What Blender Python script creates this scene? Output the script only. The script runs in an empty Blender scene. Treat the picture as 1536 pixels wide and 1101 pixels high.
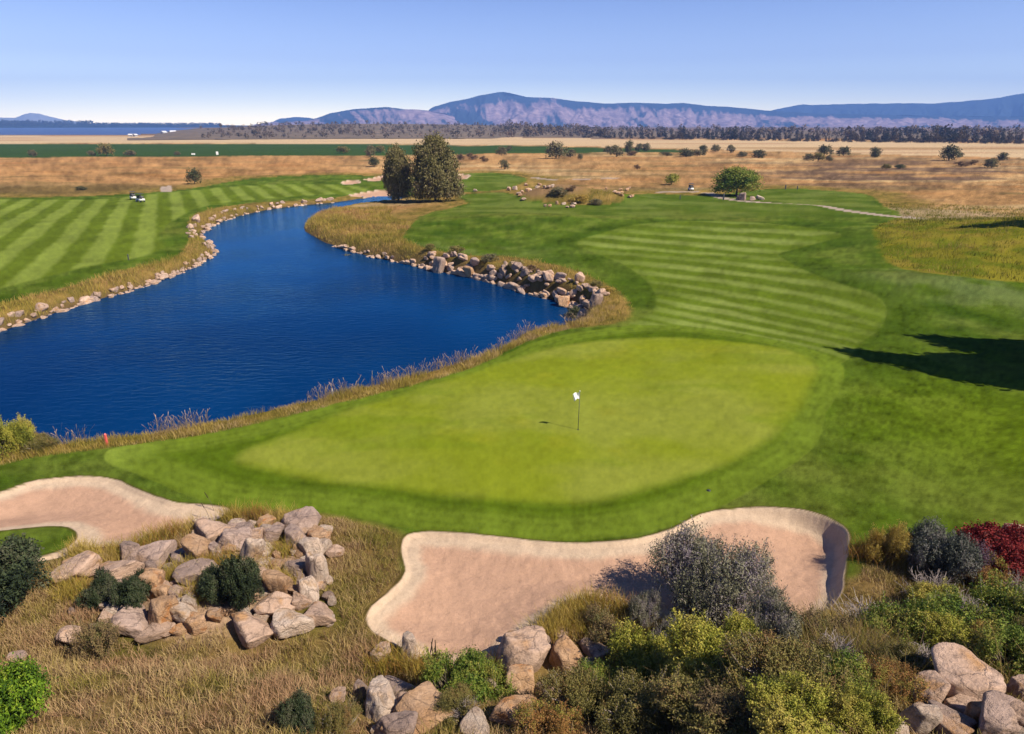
import bpy, bmesh, math, random
import numpy as np
from mathutils import Vector, Matrix

random.seed(7)
RNG = np.random.default_rng(7)
S = bpy.context.scene
COL = S.collection

# ------------------------------------------------------------------ camera, sky, sun, exposure
F = 1040.0                       # focal length in pixels of the 1536 px wide photograph
CAM_H = 15.5
PITCH = math.atan((550.5 - 187.0) / F)
cam_data = bpy.data.cameras.new("camera")
cam_data.sensor_width = 36.0
cam_data.lens = F / 1536.0 * 36.0
cam_data.clip_start = 0.1
cam_data.clip_end = 60000.0
cam = bpy.data.objects.new("camera", cam_data)
COL.objects.link(cam)
cam.location = (0, 0, CAM_H)
cam.rotation_euler = (math.pi / 2 - PITCH, 0, 0)
S.camera = cam

SUN_EL = math.radians(46.0)
SUN_AZ = (0.87, -0.49)           # towards the sun, on the ground plane
n_ = math.hypot(*SUN_AZ)
TO_SUN = Vector((SUN_AZ[0] / n_ * math.cos(SUN_EL), SUN_AZ[1] / n_ * math.cos(SUN_EL), math.sin(SUN_EL)))

world = bpy.data.worlds.new("World")
S.world = world
world.use_nodes = True
wn = world.node_tree
wn.nodes.clear()
w_out = wn.nodes.new("ShaderNodeOutputWorld")
w_bg = wn.nodes.new("ShaderNodeBackground")
w_sky = wn.nodes.new("ShaderNodeTexSky")
w_sky.sky_type = 'NISHITA'
w_sky.sun_disc = False
w_sky.sun_elevation = SUN_EL
w_sky.sun_rotation = math.atan2(TO_SUN.x, TO_SUN.y)
w_sky.altitude = 1300
w_sky.air_density = 1.0
w_sky.dust_density = 0.25
w_sky.ozone_density = 2.0
w_hsv = wn.nodes.new("ShaderNodeHueSaturation")
w_hsv.inputs['Saturation'].default_value = 1.2
w_bg.inputs['Strength'].default_value = 0.09
w_hsv.inputs['Saturation'].default_value = 1.0
w_tc = wn.nodes.new("ShaderNodeTexCoord")
w_sep = wn.nodes.new("ShaderNodeSeparateXYZ")
w_ramp = wn.nodes.new("ShaderNodeValToRGB")          # tint by height above the horizon; upper sky darkened to cut fill light
w_mul = wn.nodes.new("ShaderNodeMix"); w_mul.data_type = 'RGBA'; w_mul.blend_type = 'MULTIPLY'; w_mul.inputs[0].default_value = 1.0
el_ = w_ramp.color_ramp.elements
el_[0].position = 0.0; el_[0].color = (2.7, 2.3, 1.7, 1)
el_[1].position = 1.0; el_[1].color = (0.36, 0.46, 0.76, 1)
for p_, c_ in ((0.03, (1.9, 1.65, 1.42)), (0.08, (1.12, 0.98, 1.08)), (0.17, (0.72, 0.69, 0.92)), (0.25, (0.36, 0.50, 0.82)), (0.36, (0.20, 0.38, 0.74))):
    e_ = w_ramp.color_ramp.elements.new(p_); e_.color = (*c_, 1)
wn.links.new(w_tc.outputs['Generated'], w_sep.inputs[0])
wn.links.new(w_sep.outputs['Z'], w_ramp.inputs[0])
wn.links.new(w_sky.outputs[0], w_mul.inputs[6])
wn.links.new(w_ramp.outputs[0], w_mul.inputs[7])
wn.links.new(w_mul.outputs[2], w_hsv.inputs['Color'])
wn.links.new(w_hsv.outputs[0], w_bg.inputs['Color'])
wn.links.new(w_bg.outputs[0], w_out.inputs['Surface'])

sun_data = bpy.data.lights.new("sun", 'SUN')
sun_data.energy = 5.0
sun_data.angle = math.radians(0.5)
sun_data.color = (1.0, 0.92, 0.79)
sun = bpy.data.objects.new("sun", sun_data)
COL.objects.link(sun)
sun.location = (200, -100, 300)
sun.rotation_euler = (-TO_SUN).to_track_quat('-Z', 'Y').to_euler()

S.view_settings.view_transform = 'Standard'
S.view_settings.look = 'None'
S.view_settings.exposure = 0.80
S.view_settings.gamma = 1.0
S.view_settings.use_curve_mapping = False
S.render.engine = 'CYCLES'
S.cycles.use_denoising = True
S.cycles.max_bounces = 6
S.cycles.diffuse_bounces = 3
S.cycles.glossy_bounces = 3
S.cycles.transmission_bounces = 2
S.cycles.transparent_max_bounces = 8
S.cycles.volume_bounces = 0
S.cycles.sample_clamp_indirect = 4.0

# ------------------------------------------------------------------ helpers: numbers
CP, SP = math.cos(PITCH), math.sin(PITCH)
WATER = -2.0

def lin(r, g, b):
    f = lambda c: (c / 12.92 if c <= 0.04045 else ((c + 0.055) / 1.055) ** 2.4)
    return np.array([f(r / 255.0), f(g / 255.0), f(b / 255.0)])

def sstep(a, b, x):
    t = np.clip((x - a) / (b - a), 0, 1)
    return t * t * (3 - 2 * t)

def _hash(ix, iy, seed):
    h = (ix.astype(np.int64) * 374761393 + iy.astype(np.int64) * 668265263 + seed * 1274126177) & 0xFFFFFFFF
    h = ((h ^ (h >> 13)) * 1274126177) & 0xFFFFFFFF
    h = (h ^ (h >> 16)) & 0xFFFFFFFF
    return h.astype(np.float64) / 4294967295.0

def vnoise(x, y, seed=0):
    """value noise in -1..1"""
    x = np.asarray(x, float); y = np.asarray(y, float)
    ix = np.floor(x); iy = np.floor(y)
    fx = x - ix; fy = y - iy
    fx = fx * fx * fx * (fx * (fx * 6 - 15) + 10); fy = fy * fy * fy * (fy * (fy * 6 - 15) + 10)
    a = _hash(ix, iy, seed); b = _hash(ix + 1, iy, seed)
    c = _hash(ix, iy + 1, seed); d = _hash(ix + 1, iy + 1, seed)
    return ((a * (1 - fx) + b * fx) * (1 - fy) + (c * (1 - fx) + d * fx) * fy) * 2 - 1

def fbm(x, y, oct=4, seed=0, gain=0.5):
    s = 0; a = 1.0; t = 0
    ca, sa = math.cos(0.6), math.sin(0.6)
    for k in range(oct):
        s = s + a * vnoise(x, y, seed + 17 * k); t += a
        x, y = (x * ca - y * sa) * 2.03 + 5.1, (x * sa + y * ca) * 2.03 - 3.7
        a *= gain
    return s / t

def gauss(x, y, cx, cy, rx, ry, rot=0.0):
    c, s = math.cos(rot), math.sin(rot)
    dx, dy = x - cx, y - cy
    return np.exp(-(((dx * c + dy * s) / rx) ** 2 + ((-dx * s + dy * c) / ry) ** 2))

# ------------------------------------------------------------------ the lie of the land
def zbase(x, y):
    x = np.asarray(x, float); y = np.asarray(y, float)
    r = np.maximum(y, 1.0)
    s = x / r
    # hill under the camera: rises towards it
    y0 = 17.0 + 3.2 * sstep(0.15, 0.55, s) + 1.0 * sstep(-0.2, -0.6, s)
    d = np.maximum(0, y0 - y)
    z = 0.42 * d * sstep(0, 3.0, d)
    z = np.minimum(z, 6.5 + 0.1 * z)
    # long fall to the plain
    z = z - 0.75 * sstep(-10, -32, x) * sstep(30, 70, y) - 0.9 * sstep(110, 190, y)
    # rolling
    z = z + 0.25 * fbm(x / 26.0 + 3, y / 26.0, 3, 5) * sstep(40, 70, y) * sstep(500, 200, y)
    # named swells: fescue mound, rock mound, fairway shoulder, back of the green
    z = z + 3.6 * gauss(x, y, 74, 92, 21, 19, 0.2)
    z = z + 3.3 * gauss(x, y, 9.5, 157, 8.5, 6) + 1.7 * gauss(x, y, 22, 156, 10, 6)
    z = z + 0.9 * gauss(x, y, 40, 70, 8, 6) - 0.5 * gauss(x, y, 34, 92, 14, 7)
    z = z + 0.35 * gauss(x, y, 19, 46, 8, 5) + 0.2 * gauss(x, y, -2, 33, 7, 4)
    z = z + 0.7 * gauss(x, y, 3, 120, 16, 9) + 0.8 * sstep(24, 50, x) * sstep(60, 30, y) * sstep(16, 24, y)
    z = z + 0.6 * gauss(x, y, -9.9, 20.2, 3.8, 2.8)
    z = z + 1.2 * gauss(x, y, 48, 140, 16, 7) + 0.9 * gauss(x, y, -20, 225, 14, 12)
    return z

def ray(u, v):
    a = (u - 768.0) / F
    b = -(v - 550.5) / F
    return np.array([a, CP + b * SP, -SP + b * CP])

def P(u, v, z=None):
    """point of the land seen at (u, v) of the photograph; with z: on that level"""
    d = ray(u, v)
    zz = 0.0 if z is None else z
    for i in range(40):
        dz = min(d[2], -1e-4)
        t = (zz - CAM_H) / dz
        x, y = d[0] * t, d[1] * t
        if z is not None:
            break
        zn = float(zbase(x, y))
        if abs(zn - zz) < 1e-3:
            break
        zz = zz * 0.4 + zn * 0.6
    return (x, y, zz)

def poly(pts, z=None, close=True, sub=4, smooth=True):
    w = np.array([P(u, v, z)[:2] for u, v in pts])
    return smooth_poly(w, close, sub) if smooth else w

def smooth_poly(w, close=True, sub=4):
    n = len(w); out = []
    rng = range(n) if close else range(n - 1)
    for i in rng:
        if close:
            p0, p1, p2, p3 = w[(i - 1) % n], w[i], w[(i + 1) % n], w[(i + 2) % n]
        else:
            p0, p1, p2, p3 = w[max(i - 1, 0)], w[i], w[i + 1], w[min(i + 2, n - 1)]
        for k in range(sub):
            t = k / sub
            # centripetal-ish: limit tangents
            m1 = (p2 - p0) * 0.5; m2 = (p3 - p1) * 0.5
            L = np.linalg.norm(p2 - p1)
            for m in (m1, m2):
                l = np.linalg.norm(m)
                if l > L * 1.2: m *= L * 1.2 / l
            h00 = 2 * t**3 - 3 * t**2 + 1; h10 = t**3 - 2 * t**2 + t
            h01 = -2 * t**3 + 3 * t**2; h11 = t**3 - t**2
            out.append(h00 * p1 + h10 * m1 + h01 * p2 + h11 * m2)
    if not close: out.append(w[-1])
    return np.array(out)

def sdf(pg, x, y, pad=6.0):
    """signed distance to polygon, negative inside; exact within pad metres of the polygon's box"""
    out = np.full(x.shape, 1e3)
    lo, hi = pg.min(0) - pad, pg.max(0) + pad
    m = (x > lo[0]) & (x < hi[0]) & (y > lo[1]) & (y < hi[1])
    px, py = x[m], y[m]
    d2 = np.full(px.shape, 1e12); ins = np.zeros(px.shape, bool)
    n = len(pg)
    for i in range(n):
        a, b = pg[i], pg[(i + 1) % n]
        ex, ey = b - a
        wx, wy = px - a[0], py - a[1]
        L = ex * ex + ey * ey + 1e-12
        t = np.clip((wx * ex + wy * ey) / L, 0, 1)
        d2 = np.minimum(d2, (wx - ex * t) ** 2 + (wy - ey * t) ** 2)
        c = (a[1] > py) != (b[1] > py)
        if ey != 0:
            ins ^= c & (px < ex * (py - a[1]) / ey + a[0])
    out[m] = np.sqrt(d2) * np.where(ins, -1, 1)
    return out

# ------------------------------------------------------------------ outlines, traced on the land
near_bank = [(-260, 728), (-60, 700), (30, 679), (80, 671), (160, 664), (240, 654), (300, 642), (340, 634), (400, 621), (480, 602),
             (560, 581), (600, 572), (650, 557), (690, 545), (735, 528), (770, 506), (800, 497), (850, 488)]
pond_w = []
for u, v in near_bank:
    x, y, z = P(u, v, -0.15)
    r = math.hypot(x, y)
    pond_w.append((x * (r + 1.7) / r, y * (r + 1.7) / r))
for u, v in [(872, 487), (880, 478), (858, 462), (830, 451), (780, 438), (720, 420), (650, 406), (600, 395), (540, 382), (500, 370), (468, 356), (452, 342),
             (466, 327), (505, 313), (545, 305), (600, 299), (600, 295), (548, 298), (505, 304), (430, 311), (370, 322), (325, 337), (305, 352), (316, 366),
             (325, 380), (308, 393), (260, 416), (200, 436), (130, 456), (60, 479), (0, 498), (-80, 520), (-300, 590)]:
    pond_w.append(P(u, v, WATER)[:2])
POND = smooth_poly(np.array(pond_w), True, 3)

GREEN = poly([(352, 690), (372, 672), (430, 650), (520, 617), (620, 586), (700, 561), (780, 536), (850, 517), (930, 508), (1020, 507), (1110, 513),
              (1180, 524), (1222, 541), (1226, 562), (1205, 602), (1170, 650), (1100, 692), (1000, 727), (900, 750), (820, 756), (700, 747), (560, 731),
              (450, 715), (390, 705)])
APRON = poly([(156, 685), (170, 672), (240, 661), (330, 647), (420, 627), (520, 601), (600, 581), (680, 561), (740, 540), (795, 515), (850, 501), (930, 490),
              (1010, 488), (1100, 498), (1200, 518), (1262, 545), (1262, 580), (1240, 620), (1222, 670), (1150, 722), (1090, 757), (1040, 777), (1000, 791),
              (920, 806), (820, 813), (740, 805), (680, 799), (620, 795), (560, 781), (480, 769), (380, 763), (330, 757), (280, 743), (230, 722), (190, 706), (165, 697)])
FAIR_R = poly([(865, 366), (900, 350), (960, 336), (1040, 331), (1120, 333), (1200, 340), (1258, 350), (1255, 358), (1210, 369), (1168, 381), (1190, 396),
               (1230, 415), (1280, 432), (1312, 442), (1330, 462), (1322, 490), (1290, 515), (1262, 545), (1200, 530), (1100, 512), (1010, 500), (940, 490), (975, 470),
               (985, 450), (975, 428), (950, 406), (910, 386)])
FAIR_L = poly([(-400, 301), (0, 299), (140, 299), (200, 294), (290, 285), (380, 278), (480, 276), (545, 281), (540, 290), (480, 292), (400, 298), (330, 305),
               (290, 315), (255, 334), (236, 354), (246, 371), (215, 385), (130, 400), (60, 418), (0, 433), (-400, 520)])
TURF_L = poly([(-500, 294), (-200, 295), (0, 296), (100, 295), (190, 291), (250, 287), (310, 279), (370, 269), (440, 264), (520, 262), (585, 266), (650, 262), (700, 260),
               (745, 259), (790, 268), (760, 283), (690, 289), (640, 292), (580, 292), (530, 292), (500, 297), (440, 301), (370, 305), (312, 316), (283, 333),
               (286, 350), (275, 377), (240, 394), (180, 406), (100, 430), (0, 456), (-300, 530), (-500, 600)])
TURF_R = poly([(690, 293), (760, 289), (785, 296), (815, 304), (860, 307), (930, 303), (957, 291), (1060, 293), (1160, 283), (1230, 285), (1300, 292),
               (1325, 309), (1352, 323), (1312, 340), (1314, 360), (1322, 385), (1370, 407), (1440, 415), (1536, 424), (2100, 445), (2100, 860), (1536, 800),
               (1480, 808), (1400, 812), (1330, 802), (1300, 818), (1284, 850), (1268, 868), (900, 870), (620, 860), (612, 815), (600, 797), (560, 785), (480, 769),
               (400, 763), (340, 768), (310, 778), (120, 798), (112, 830), (60, 837), (0, 842), (-300, 880), (-500, 800), (-300, 745), (0, 697), (40, 687), (160, 671), (300, 652),
               (400, 631), (500, 607), (600, 584), (690, 557), (740, 537), (790, 512), (850, 494), (920, 486), (948, 472), (942, 450), (900, 421), (840, 399),
               (760, 384), (700, 383), (640, 372), (606, 360), (612, 345), (640, 321), (700, 306)])
BUNKER_A = poly([(603, 812), (612, 801), (640, 797), (700, 800), (760, 806), (830, 813), (900, 813), (960, 806), (1010, 792), (1050, 771), (1100, 763), (1160, 763), (1210, 770),
                 (1250, 785), (1272, 805), (1271, 840), (1266, 866), (1264, 890), (1245, 915), (1195, 935), (1090, 935), (1000, 930), (940, 915), (870, 905),
                 (820, 932), (780, 962), (755, 985), (720, 1000), (670, 1000), (630, 986), (590, 966), (556, 944), (552, 915), (590, 881), (607, 856), (602, 832)])
BUNKER_B = poly([(-300, 790), (-60, 752), (0, 738), (50, 721), (120, 714), (170, 718), (210, 735), (260, 752), (310, 757), (345, 764), (322, 780), (250, 802), (190, 817), (130, 823),
                 (80, 839), (40, 842), (90, 826), (114, 810), (112, 796), (85, 789), (0, 796), (-300, 830)])
SMALL_BUNKERS = [poly(q) for q in ([(512, 273), (525, 270), (540, 271), (538, 275), (515, 276)], [(545, 269), (562, 266), (578, 262), (590, 264), (585, 269), (560, 271)],
                                   [(680, 264), (690, 261), (704, 262), (702, 267), (684, 268)], [(522, 293), (545, 288), (575, 284), (600, 286), (598, 293), (560, 295)])]
PATH_LINE = poly([(1062, 289), (1085, 297), (1120, 302), (1160, 305), (1205, 307), (1250, 312), (1300, 320), (1345, 325), (1375, 327)], close=False)
PATH_B = poly([(240, 284), (244, 288), (256, 288), (258, 283), (256, 279), (243, 280)])
PATH_C = [poly([(800, 266), (820, 269), (850, 270), (905, 268), (960, 268)], close=False), poly([(985, 288), (1030, 288), (1062, 289)], close=False)]
WHEAT = poly([(-900, 203), (0, 202.5), (340, 202.5), (700, 205), (900, 208), (1536, 215), (2400, 225), (2400, 250), (1536, 237), (1300, 231), (1100, 225), (900, 220), (800, 218), (600, 215),
              (300, 213.5), (0, 214), (-900, 215)], z=-0.9, smooth=False)
CROP = poly([(-900, 215.5), (0, 214.5), (300, 214), (600, 215.5), (800, 219), (1000, 224), (1060, 228), (900, 229), (760, 230), (600, 231), (400, 232), (200, 233), (0, 234.5), (-900, 240)], z=-0.9, smooth=False)
LAKE = poly([(-2000, 202), (0, 202), (200, 201.7), (330, 201), (345, 198), (300, 193), (240, 190.5), (0, 189.8), (-2000, 189.8)], z=-0.9, smooth=False)

# ------------------------------------------------------------------ the land as one sheet, split along its surfaces
US = np.concatenate([np.arange(-900, -60, 8.0), np.arange(-60, 1600, 2.2), np.arange(1600, 2440, 8.0)])
sx = (US - 768.0) / F / (CP + (187 - 550.5) / F * -SP)        # slope x / y of each column
VS = np.concatenate([np.arange(1500, 1110, -6.0), np.arange(1110, 199.0, -1.45)])
ang = PITCH + np.arctan((VS - 550.5) / F)
YS = CAM_H / np.tan(ang)
YS = np.concatenate([YS, np.geomspace(YS[-1] * 1.02, 10000, 60)])
YS = np.concatenate([np.linspace(-14, YS[0] - 0.15, 60), YS])
WID = np.maximum(YS, 12.0)                                   # rows under and behind the camera keep their width
GX = WID[:, None] * sx[None, :]
GY = np.repeat(YS[:, None], len(sx), 1)
# perspective widening of the near columns keeps them close to image columns
gx, gy = GX.ravel(), GY.ravel()
sd_pond = sdf(POND, gx, gy, 14)
sd_green = sdf(GREEN, gx, gy, 10)
sd_apron = sdf(APRON, gx, gy, 6)
sd_fr = sdf(FAIR_R, gx, gy, 12)
sd_fl = sdf(FAIR_L, gx, gy, 12)
sd_turf = np.minimum(sdf(TURF_L, gx, gy, 25), sdf(TURF_R, gx, gy, 25))
sd_ba = sdf(BUNKER_A, gx, gy, 5)
sd_bb = sdf(BUNKER_B, gx, gy, 5)
sd_bs = np.full(gx.shape, 1e3)
for q in SMALL_BUNKERS: sd_bs = np.minimum(sd_bs, sdf(q, gx, gy, 8))

def line_dist(L, x, y, pad=8):
    out = np.full(x.shape, 1e3)
    lo, hi = L.min(0) - pad, L.max(0) + pad
    m = (x > lo[0]) & (x < hi[0]) & (y > lo[1]) & (y < hi[1])
    px, py = x[m], y[m]; d2 = np.full(px.shape, 1e12)
    for a, b in zip(L[:-1], L[1:]):
        ex, ey = b - a
        t = np.clip(((px - a[0]) * ex + (py - a[1]) * ey) / (ex * ex + ey * ey + 1e-12), 0, 1)
        d2 = np.minimum(d2, (px - a[0] - ex * t) ** 2 + (py - a[1] - ey * t) ** 2)
    out[m] = np.sqrt(d2)
    return out
d_path = line_dist(PATH_LINE, gx, gy)
for q in PATH_C: d_path = np.minimum(d_path, line_dist(q, gx, gy))
sd_path = np.minimum(d_path - 1.35, sdf(PATH_B, gx, gy, 5))

def land_height(x, y, sp, sda, sdb, sds, sdt):
    z = zbase(x, y)
    # banks
    w = 1.9 + 0.9 * sstep(0, -25, x) * sstep(55, 70, y)
    k = sstep(0.0, 1.0, (sp + 0.25) / w)
    zb = WATER - 0.25 + (z - WATER + 0.25) * k
    z = np.where(sp < w, zb, z)
    z = np.where(sp < -0.25, WATER - 0.25 - 0.9 * sstep(0.25, 3.0, -sp), z)
    # bunkers
    d = -sda
    steep = sstep(8.0, 16.0, x)
    z = z - (0.14 * sstep(0, 0.25, d) + (0.30 + 0.1 * steep) * sstep(0, 2.4 - 1.2 * steep, d) + 0.62 * steep * sstep(0.0, 0.5, d)) * (d > 0)
    z = z + 0.22 * steep * sstep(2.8, 0, sda) * (sda >= 0) + 0.22 * steep * (d > 0) * sstep(1.0, 0, d)
    d = -sdb
    z = z - (0.14 * sstep(0, 0.25, d) + 0.34 * sstep(0, 2.2, d)) * (d > 0)
    d = -sds
    z = z - 0.4 * sstep(0, 2.0, d) * (d > 0)
    # lumps of unmown ground
    nat = sstep(0.2, 2.0, sdt) * (sda > 0) * (sdb > 0) * (sp > 0)
    amp = 0.10 + 0.12 * sstep(60, 140, y)
    z = z + nat * amp * fbm(x / 1.7, y / 1.7, 3, 11) * sstep(900, 300, y)
    return z

gz = land_height(gx, gy, sd_pond, sd_ba, sd_bb, sd_bs, sd_turf)
gz = gz + 0.03 * fbm(gx / 0.42, gy / 0.42, 3, 21) * ((sd_ba < 0) | (sd_bb < 0))

def ground_z(x, y):
    """height of the finished land at single points"""
    x = np.atleast_1d(np.asarray(x, float)); y = np.atleast_1d(np.asarray(y, float))
    sp = sdf(POND, x, y, 14)
    sda = sdf(BUNKER_A, x, y, 5); sdb = sdf(BUNKER_B, x, y, 5)
    sdt = np.minimum(sdf(TURF_L, x, y, 25), sdf(TURF_R, x, y, 25))
    sds = np.full(x.shape, 1e3)
    for q in SMALL_BUNKERS: sds = np.minimum(sds, sdf(q, x, y, 8))
    return land_height(x, y, sp, sda, sdb, sds, sdt)

# ---- colours of the surfaces (albedo)
K = 2.0
def alb(r, g, b): return lin(r, g, b) / K
def mix(a, b, t):
    t = np.clip(t, 0, 1)[:, None]
    return a * (1 - t) + b * t
N = len(gx)
def full(c): return np.repeat(np.asarray(c)[None, :], N, 0)

n_big = fbm(gx / 14, gy / 14, 4, 31)
n_mid = fbm(gx / 3.1, gy / 3.1, 4, 32)
n_fine = fbm(gx / 0.55, gy / 0.55, 3, 33)
# plain: dry marsh, streaked across the view
n_streak = fbm(gx / 60, gy / 16, 5, 34, 0.6)
n_streak2 = fbm(gx / 34 + 9, gy / 11, 5, 35, 0.6)
n_px = fbm(gx / (np.maximum(gy, 4) * 0.022 + 0.2), gy / (np.maximum(gy, 4) ** 2 * 0.00045 + 0.3), 4, 36, 0.65)
n_px2 = fbm(gx / (np.maximum(gy, 4) * 0.006 + 0.02), gy / (np.maximum(gy, 4) ** 2 * 0.00028 + 0.05), 3, 56, 0.6)
marsh = mix(full(alb(206, 158, 102)), full(alb(226, 190, 134)), sstep(-0.25, 0.5, n_streak))
marsh = mix(marsh, full(alb(134, 116, 70)), sstep(0.1, 0.5, n_streak2) * 0.75)
marsh = mix(marsh, full(alb(192, 126, 70)), sstep(-0.1, -0.55, n_streak2) * 0.45)
gyp = np.maximum(gy, 1.0)
right_brown = sstep(0.18, 0.45, gx / gyp) * sstep(420, 300, gy) * sstep(170, 230, gy)
marsh = mix(marsh, full(alb(140, 112, 88)), right_brown * sstep(-0.3, 0.35, n_streak2 - 0.2 * n_px))
marsh = mix(marsh, full(alb(208, 140, 78)) * (1 + 0.3 * n_px)[:, None], 0.6 * sstep(-0.1, -0.3, gx / gyp) * sstep(205, 235, gy) * sstep(520, 380, gy) * sstep(-0.3, 0.3, n_streak))
left_green = sstep(-0.35, -0.5, gx / gyp) * sstep(225, 205, gy) * sstep(150, 165, gy)
marsh = mix(marsh, full(alb(120, 104, 60)), left_green * 0.8)
marsh = marsh * (1 + 0.5 * n_px + 0.35 * n_px2)[:, None]
C = marsh
# native grass near the turf: straw, ochre and olive
native = mix(full(alb(186, 152, 84)), full(alb(150, 130, 62)), sstep(-0.3, 0.4, n_mid))
native = mix(native, full(alb(120, 112, 52)), sstep(0.1, 0.5, fbm(gx / 1.2, gy / 1.2, 3, 37)) * 0.6)
native = native * (1 + 0.3 * n_px + 0.18 * n_fine)[:, None]
t_nat = sstep(16, 5, sd_turf + 6 * n_big) * (gy < 400)
t_nat = np.maximum(t_nat, sstep(45, 25, gy))
t_nat = np.maximum(t_nat, sstep(6, 2, sd_pond))
C = mix(C, native, t_nat)
mound = gauss(gx, gy, 66, 86, 30, 22, 0.2)
fescue = mix(full(alb(166, 156, 50)), full(alb(128, 136, 36)), sstep(-0.3, 0.3, fbm(gx / 2.6, gy / 2.6, 4, 38)))
fescue = mix(fescue, full(alb(178, 152, 66)), sstep(0.15, 0.5, fbm(gx / 4, gy / 4, 4, 39)) * 0.6) * (1 + 0.25 * n_px)[:, None]
C = mix(C, fescue, np.maximum(sstep(0.06, 0.28, mound + 0.1 * n_mid), sstep(9, 4, sd_turf) * (gx > 46) * (gy < 122) * (gy > 50)))
# dry hillside in front
front = sstep(26, 22, gy + 1.2 * n_big)
dry = mix(full(alb(150, 118, 74)), full(alb(176, 146, 88)), sstep(-0.4, 0.4, n_mid))
dry = mix(dry, full(alb(128, 118, 56)), sstep(0.0, 0.5, fbm(gx / 2.0, gy / 2.0, 3, 40)))
dry = mix(dry, full(alb(84, 70, 44)), 0.5 * sstep(0.1, 0.6, n_fine))
C = mix(C, dry, front)
C = mix(C, full(alb(222, 184, 152)) * (1 + 0.5 * n_fine)[:, None], sstep(0.35, 0.6, gauss(gx, gy, -10.3, 20.4, 3.8, 2.9) + 0.15 * n_fine) * 0.8 * (sd_turf > 0.3))
# rock mound ground
C = mix(C, full(alb(190, 150, 110)) * (1 + 0.35 * n_px)[:, None], sstep(0.25, 0.6, gauss(gx, gy, 9, 157, 9, 6) + 0.15 * n_px) * 0.8)
C = mix(C, full(alb(206, 180, 140)) * (1 + 0.2 * n_px)[:, None], sstep(0.3, 0.6, gauss(gx, gy, 78, 128, 14, 14) + 0.15 * n_px) * 0.7)
# fields
sd_wheat = sdf(WHEAT, gx, gy, 60); sd_crop = sdf(CROP, gx, gy, 60); sd_lake = sdf(LAKE, gx, gy, 200)
wheat = full(alb(240, 206, 158)) * (1 + 0.10 * fbm(gx / 90, gy / 22, 4, 41))[:, None]
fx_line = sstep(0.06, 0.02, np.abs(gy - (560 - 0.10 * gx)) / gyp) * sstep(100, 200, gx)
wheat = mix(wheat, full(alb(190, 150, 96)), fx_line * 0.8)
wheat = mix(wheat, full(alb(202, 152, 104)), sstep(0.2, 0.5, fbm(gx / 220, gy / 30, 3, 42)) * 0.6)
C = mix(C, wheat, (sd_wheat < 0).astype(float))
crop = full(alb(74, 100, 46)) * (1 + 0.16 * fbm(gx / 40, gy / 12, 4, 43))[:, None]
C = mix(C, crop, sstep(3, -3, sd_crop + 4 * n_px))
beyond = (gy > 900) & (sd_wheat > 0)
C = mix(C, full(alb(150, 120, 88)), beyond.astype(float))
# mown turf
rough = mix(full(alb(96, 120, 32)), full(alb(120, 137, 50)), sstep(-0.4, 0.4, n_mid))
rough = mix(rough, full(alb(136, 138, 60)), sstep(0.1, 0.6, n_big) * 0.6)
rough = mix(rough, full(alb(76, 104, 26)), sstep(0.0, 0.6, fbm(gx / 5.5, gy / 5.5, 4, 44)) * 0.8)
rough = rough * (1 + 0.42 * n_fine * sstep(90, 20, gy) + 0.26 * n_px + 0.36 * n_px2)[:, None]
rough = mix(rough, full(alb(122, 138, 78)) * (1 + 0.3 * n_px + 0.3 * n_px2)[:, None], 0.75 * np.clip(gauss(gx, gy, 47, 66, 13, 9) + 0.6 * gauss(gx, gy, -6, 92, 14, 7), 0, 1) * sstep(-0.5, 0.3, n_mid + n_big))
edge_n = 0.25 * n_fine + 0.4 * n_mid
C = mix(C, rough, sstep(0.5, -0.3, sd_turf + edge_n * np.clip(gy / 60, 0.3, 2)))
bright = gauss(gx, gy, 27, 34, 10, 9)
C = mix(C, full(alb(112, 134, 20)) * (1 + 0.3 * n_mid + 0.25 * n_fine + 0.5 * n_px2)[:, None], bright * 0.75 * sstep(0.3, -0.4, sd_turf))
# collar rough round the fairways (darker) and fairways with mowing stripes
C = mix(C, full(alb(84, 108, 26)) * (1 + 0.5 * n_mid + 0.4 * n_px + 0.4 * n_px2)[:, None], sstep(5, 2, sd_fr) * (sd_fr > 0) * (sd_turf < -0.3) * sstep(0.5, -0.2, n_big) * 0.7)
wy = 0.24 * (57 / np.maximum(gy, 30)) ** 2.5
ph = 0.155 * (gy - 57) - 0.00045 * (gy - 57) ** 2 + (gx - 28) * wy + 0.12 * n_mid
st = sstep(-0.8, 0.8, np.sin(2 * np.pi * ph) + 0.7 * n_big + 0.5 * fbm(gx / 7, gy / 2.5, 3, 51))
fair = mix(full(alb(110, 130, 36)), full(alb(160, 174, 86)), st * (0.45 + 0.4 * sstep(0, -4, sd_fr)) * (0.75 + 0.5 * fbm(gx / 9, gy / 6, 3, 53)))
fair = fair * (1 + 0.20 * n_mid + 0.10 * n_big + 0.20 * n_px + 0.22 * n_px2)[:, None]
far_t = sstep(118, 135, gy)
C = mix(C, mix(full(alb(98, 120, 34)), full(alb(138, 152, 70)), sstep(-0.3, 0.3, fbm(gx / 8, gy / 5, 3, 45))), far_t * (sd_turf < -1) * (gx > -20) * 0.6)
C = mix(C, fair, sstep(0.4, -0.5, sd_fr + 0.4 * n_mid))
dL = np.array([-0.479, 1.0]); dL /= np.linalg.norm(dL)
perp = gx * dL[1] - gy * dL[0]
curve = perp + 0.0009 * (gy - 110) ** 2 * (gy < 110)
st = sstep(-0.5, 0.5, 0.35 * n_big + np.sin(2 * np.pi * (curve + 0.4 * n_mid) / 5.3 + 0.6))
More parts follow.
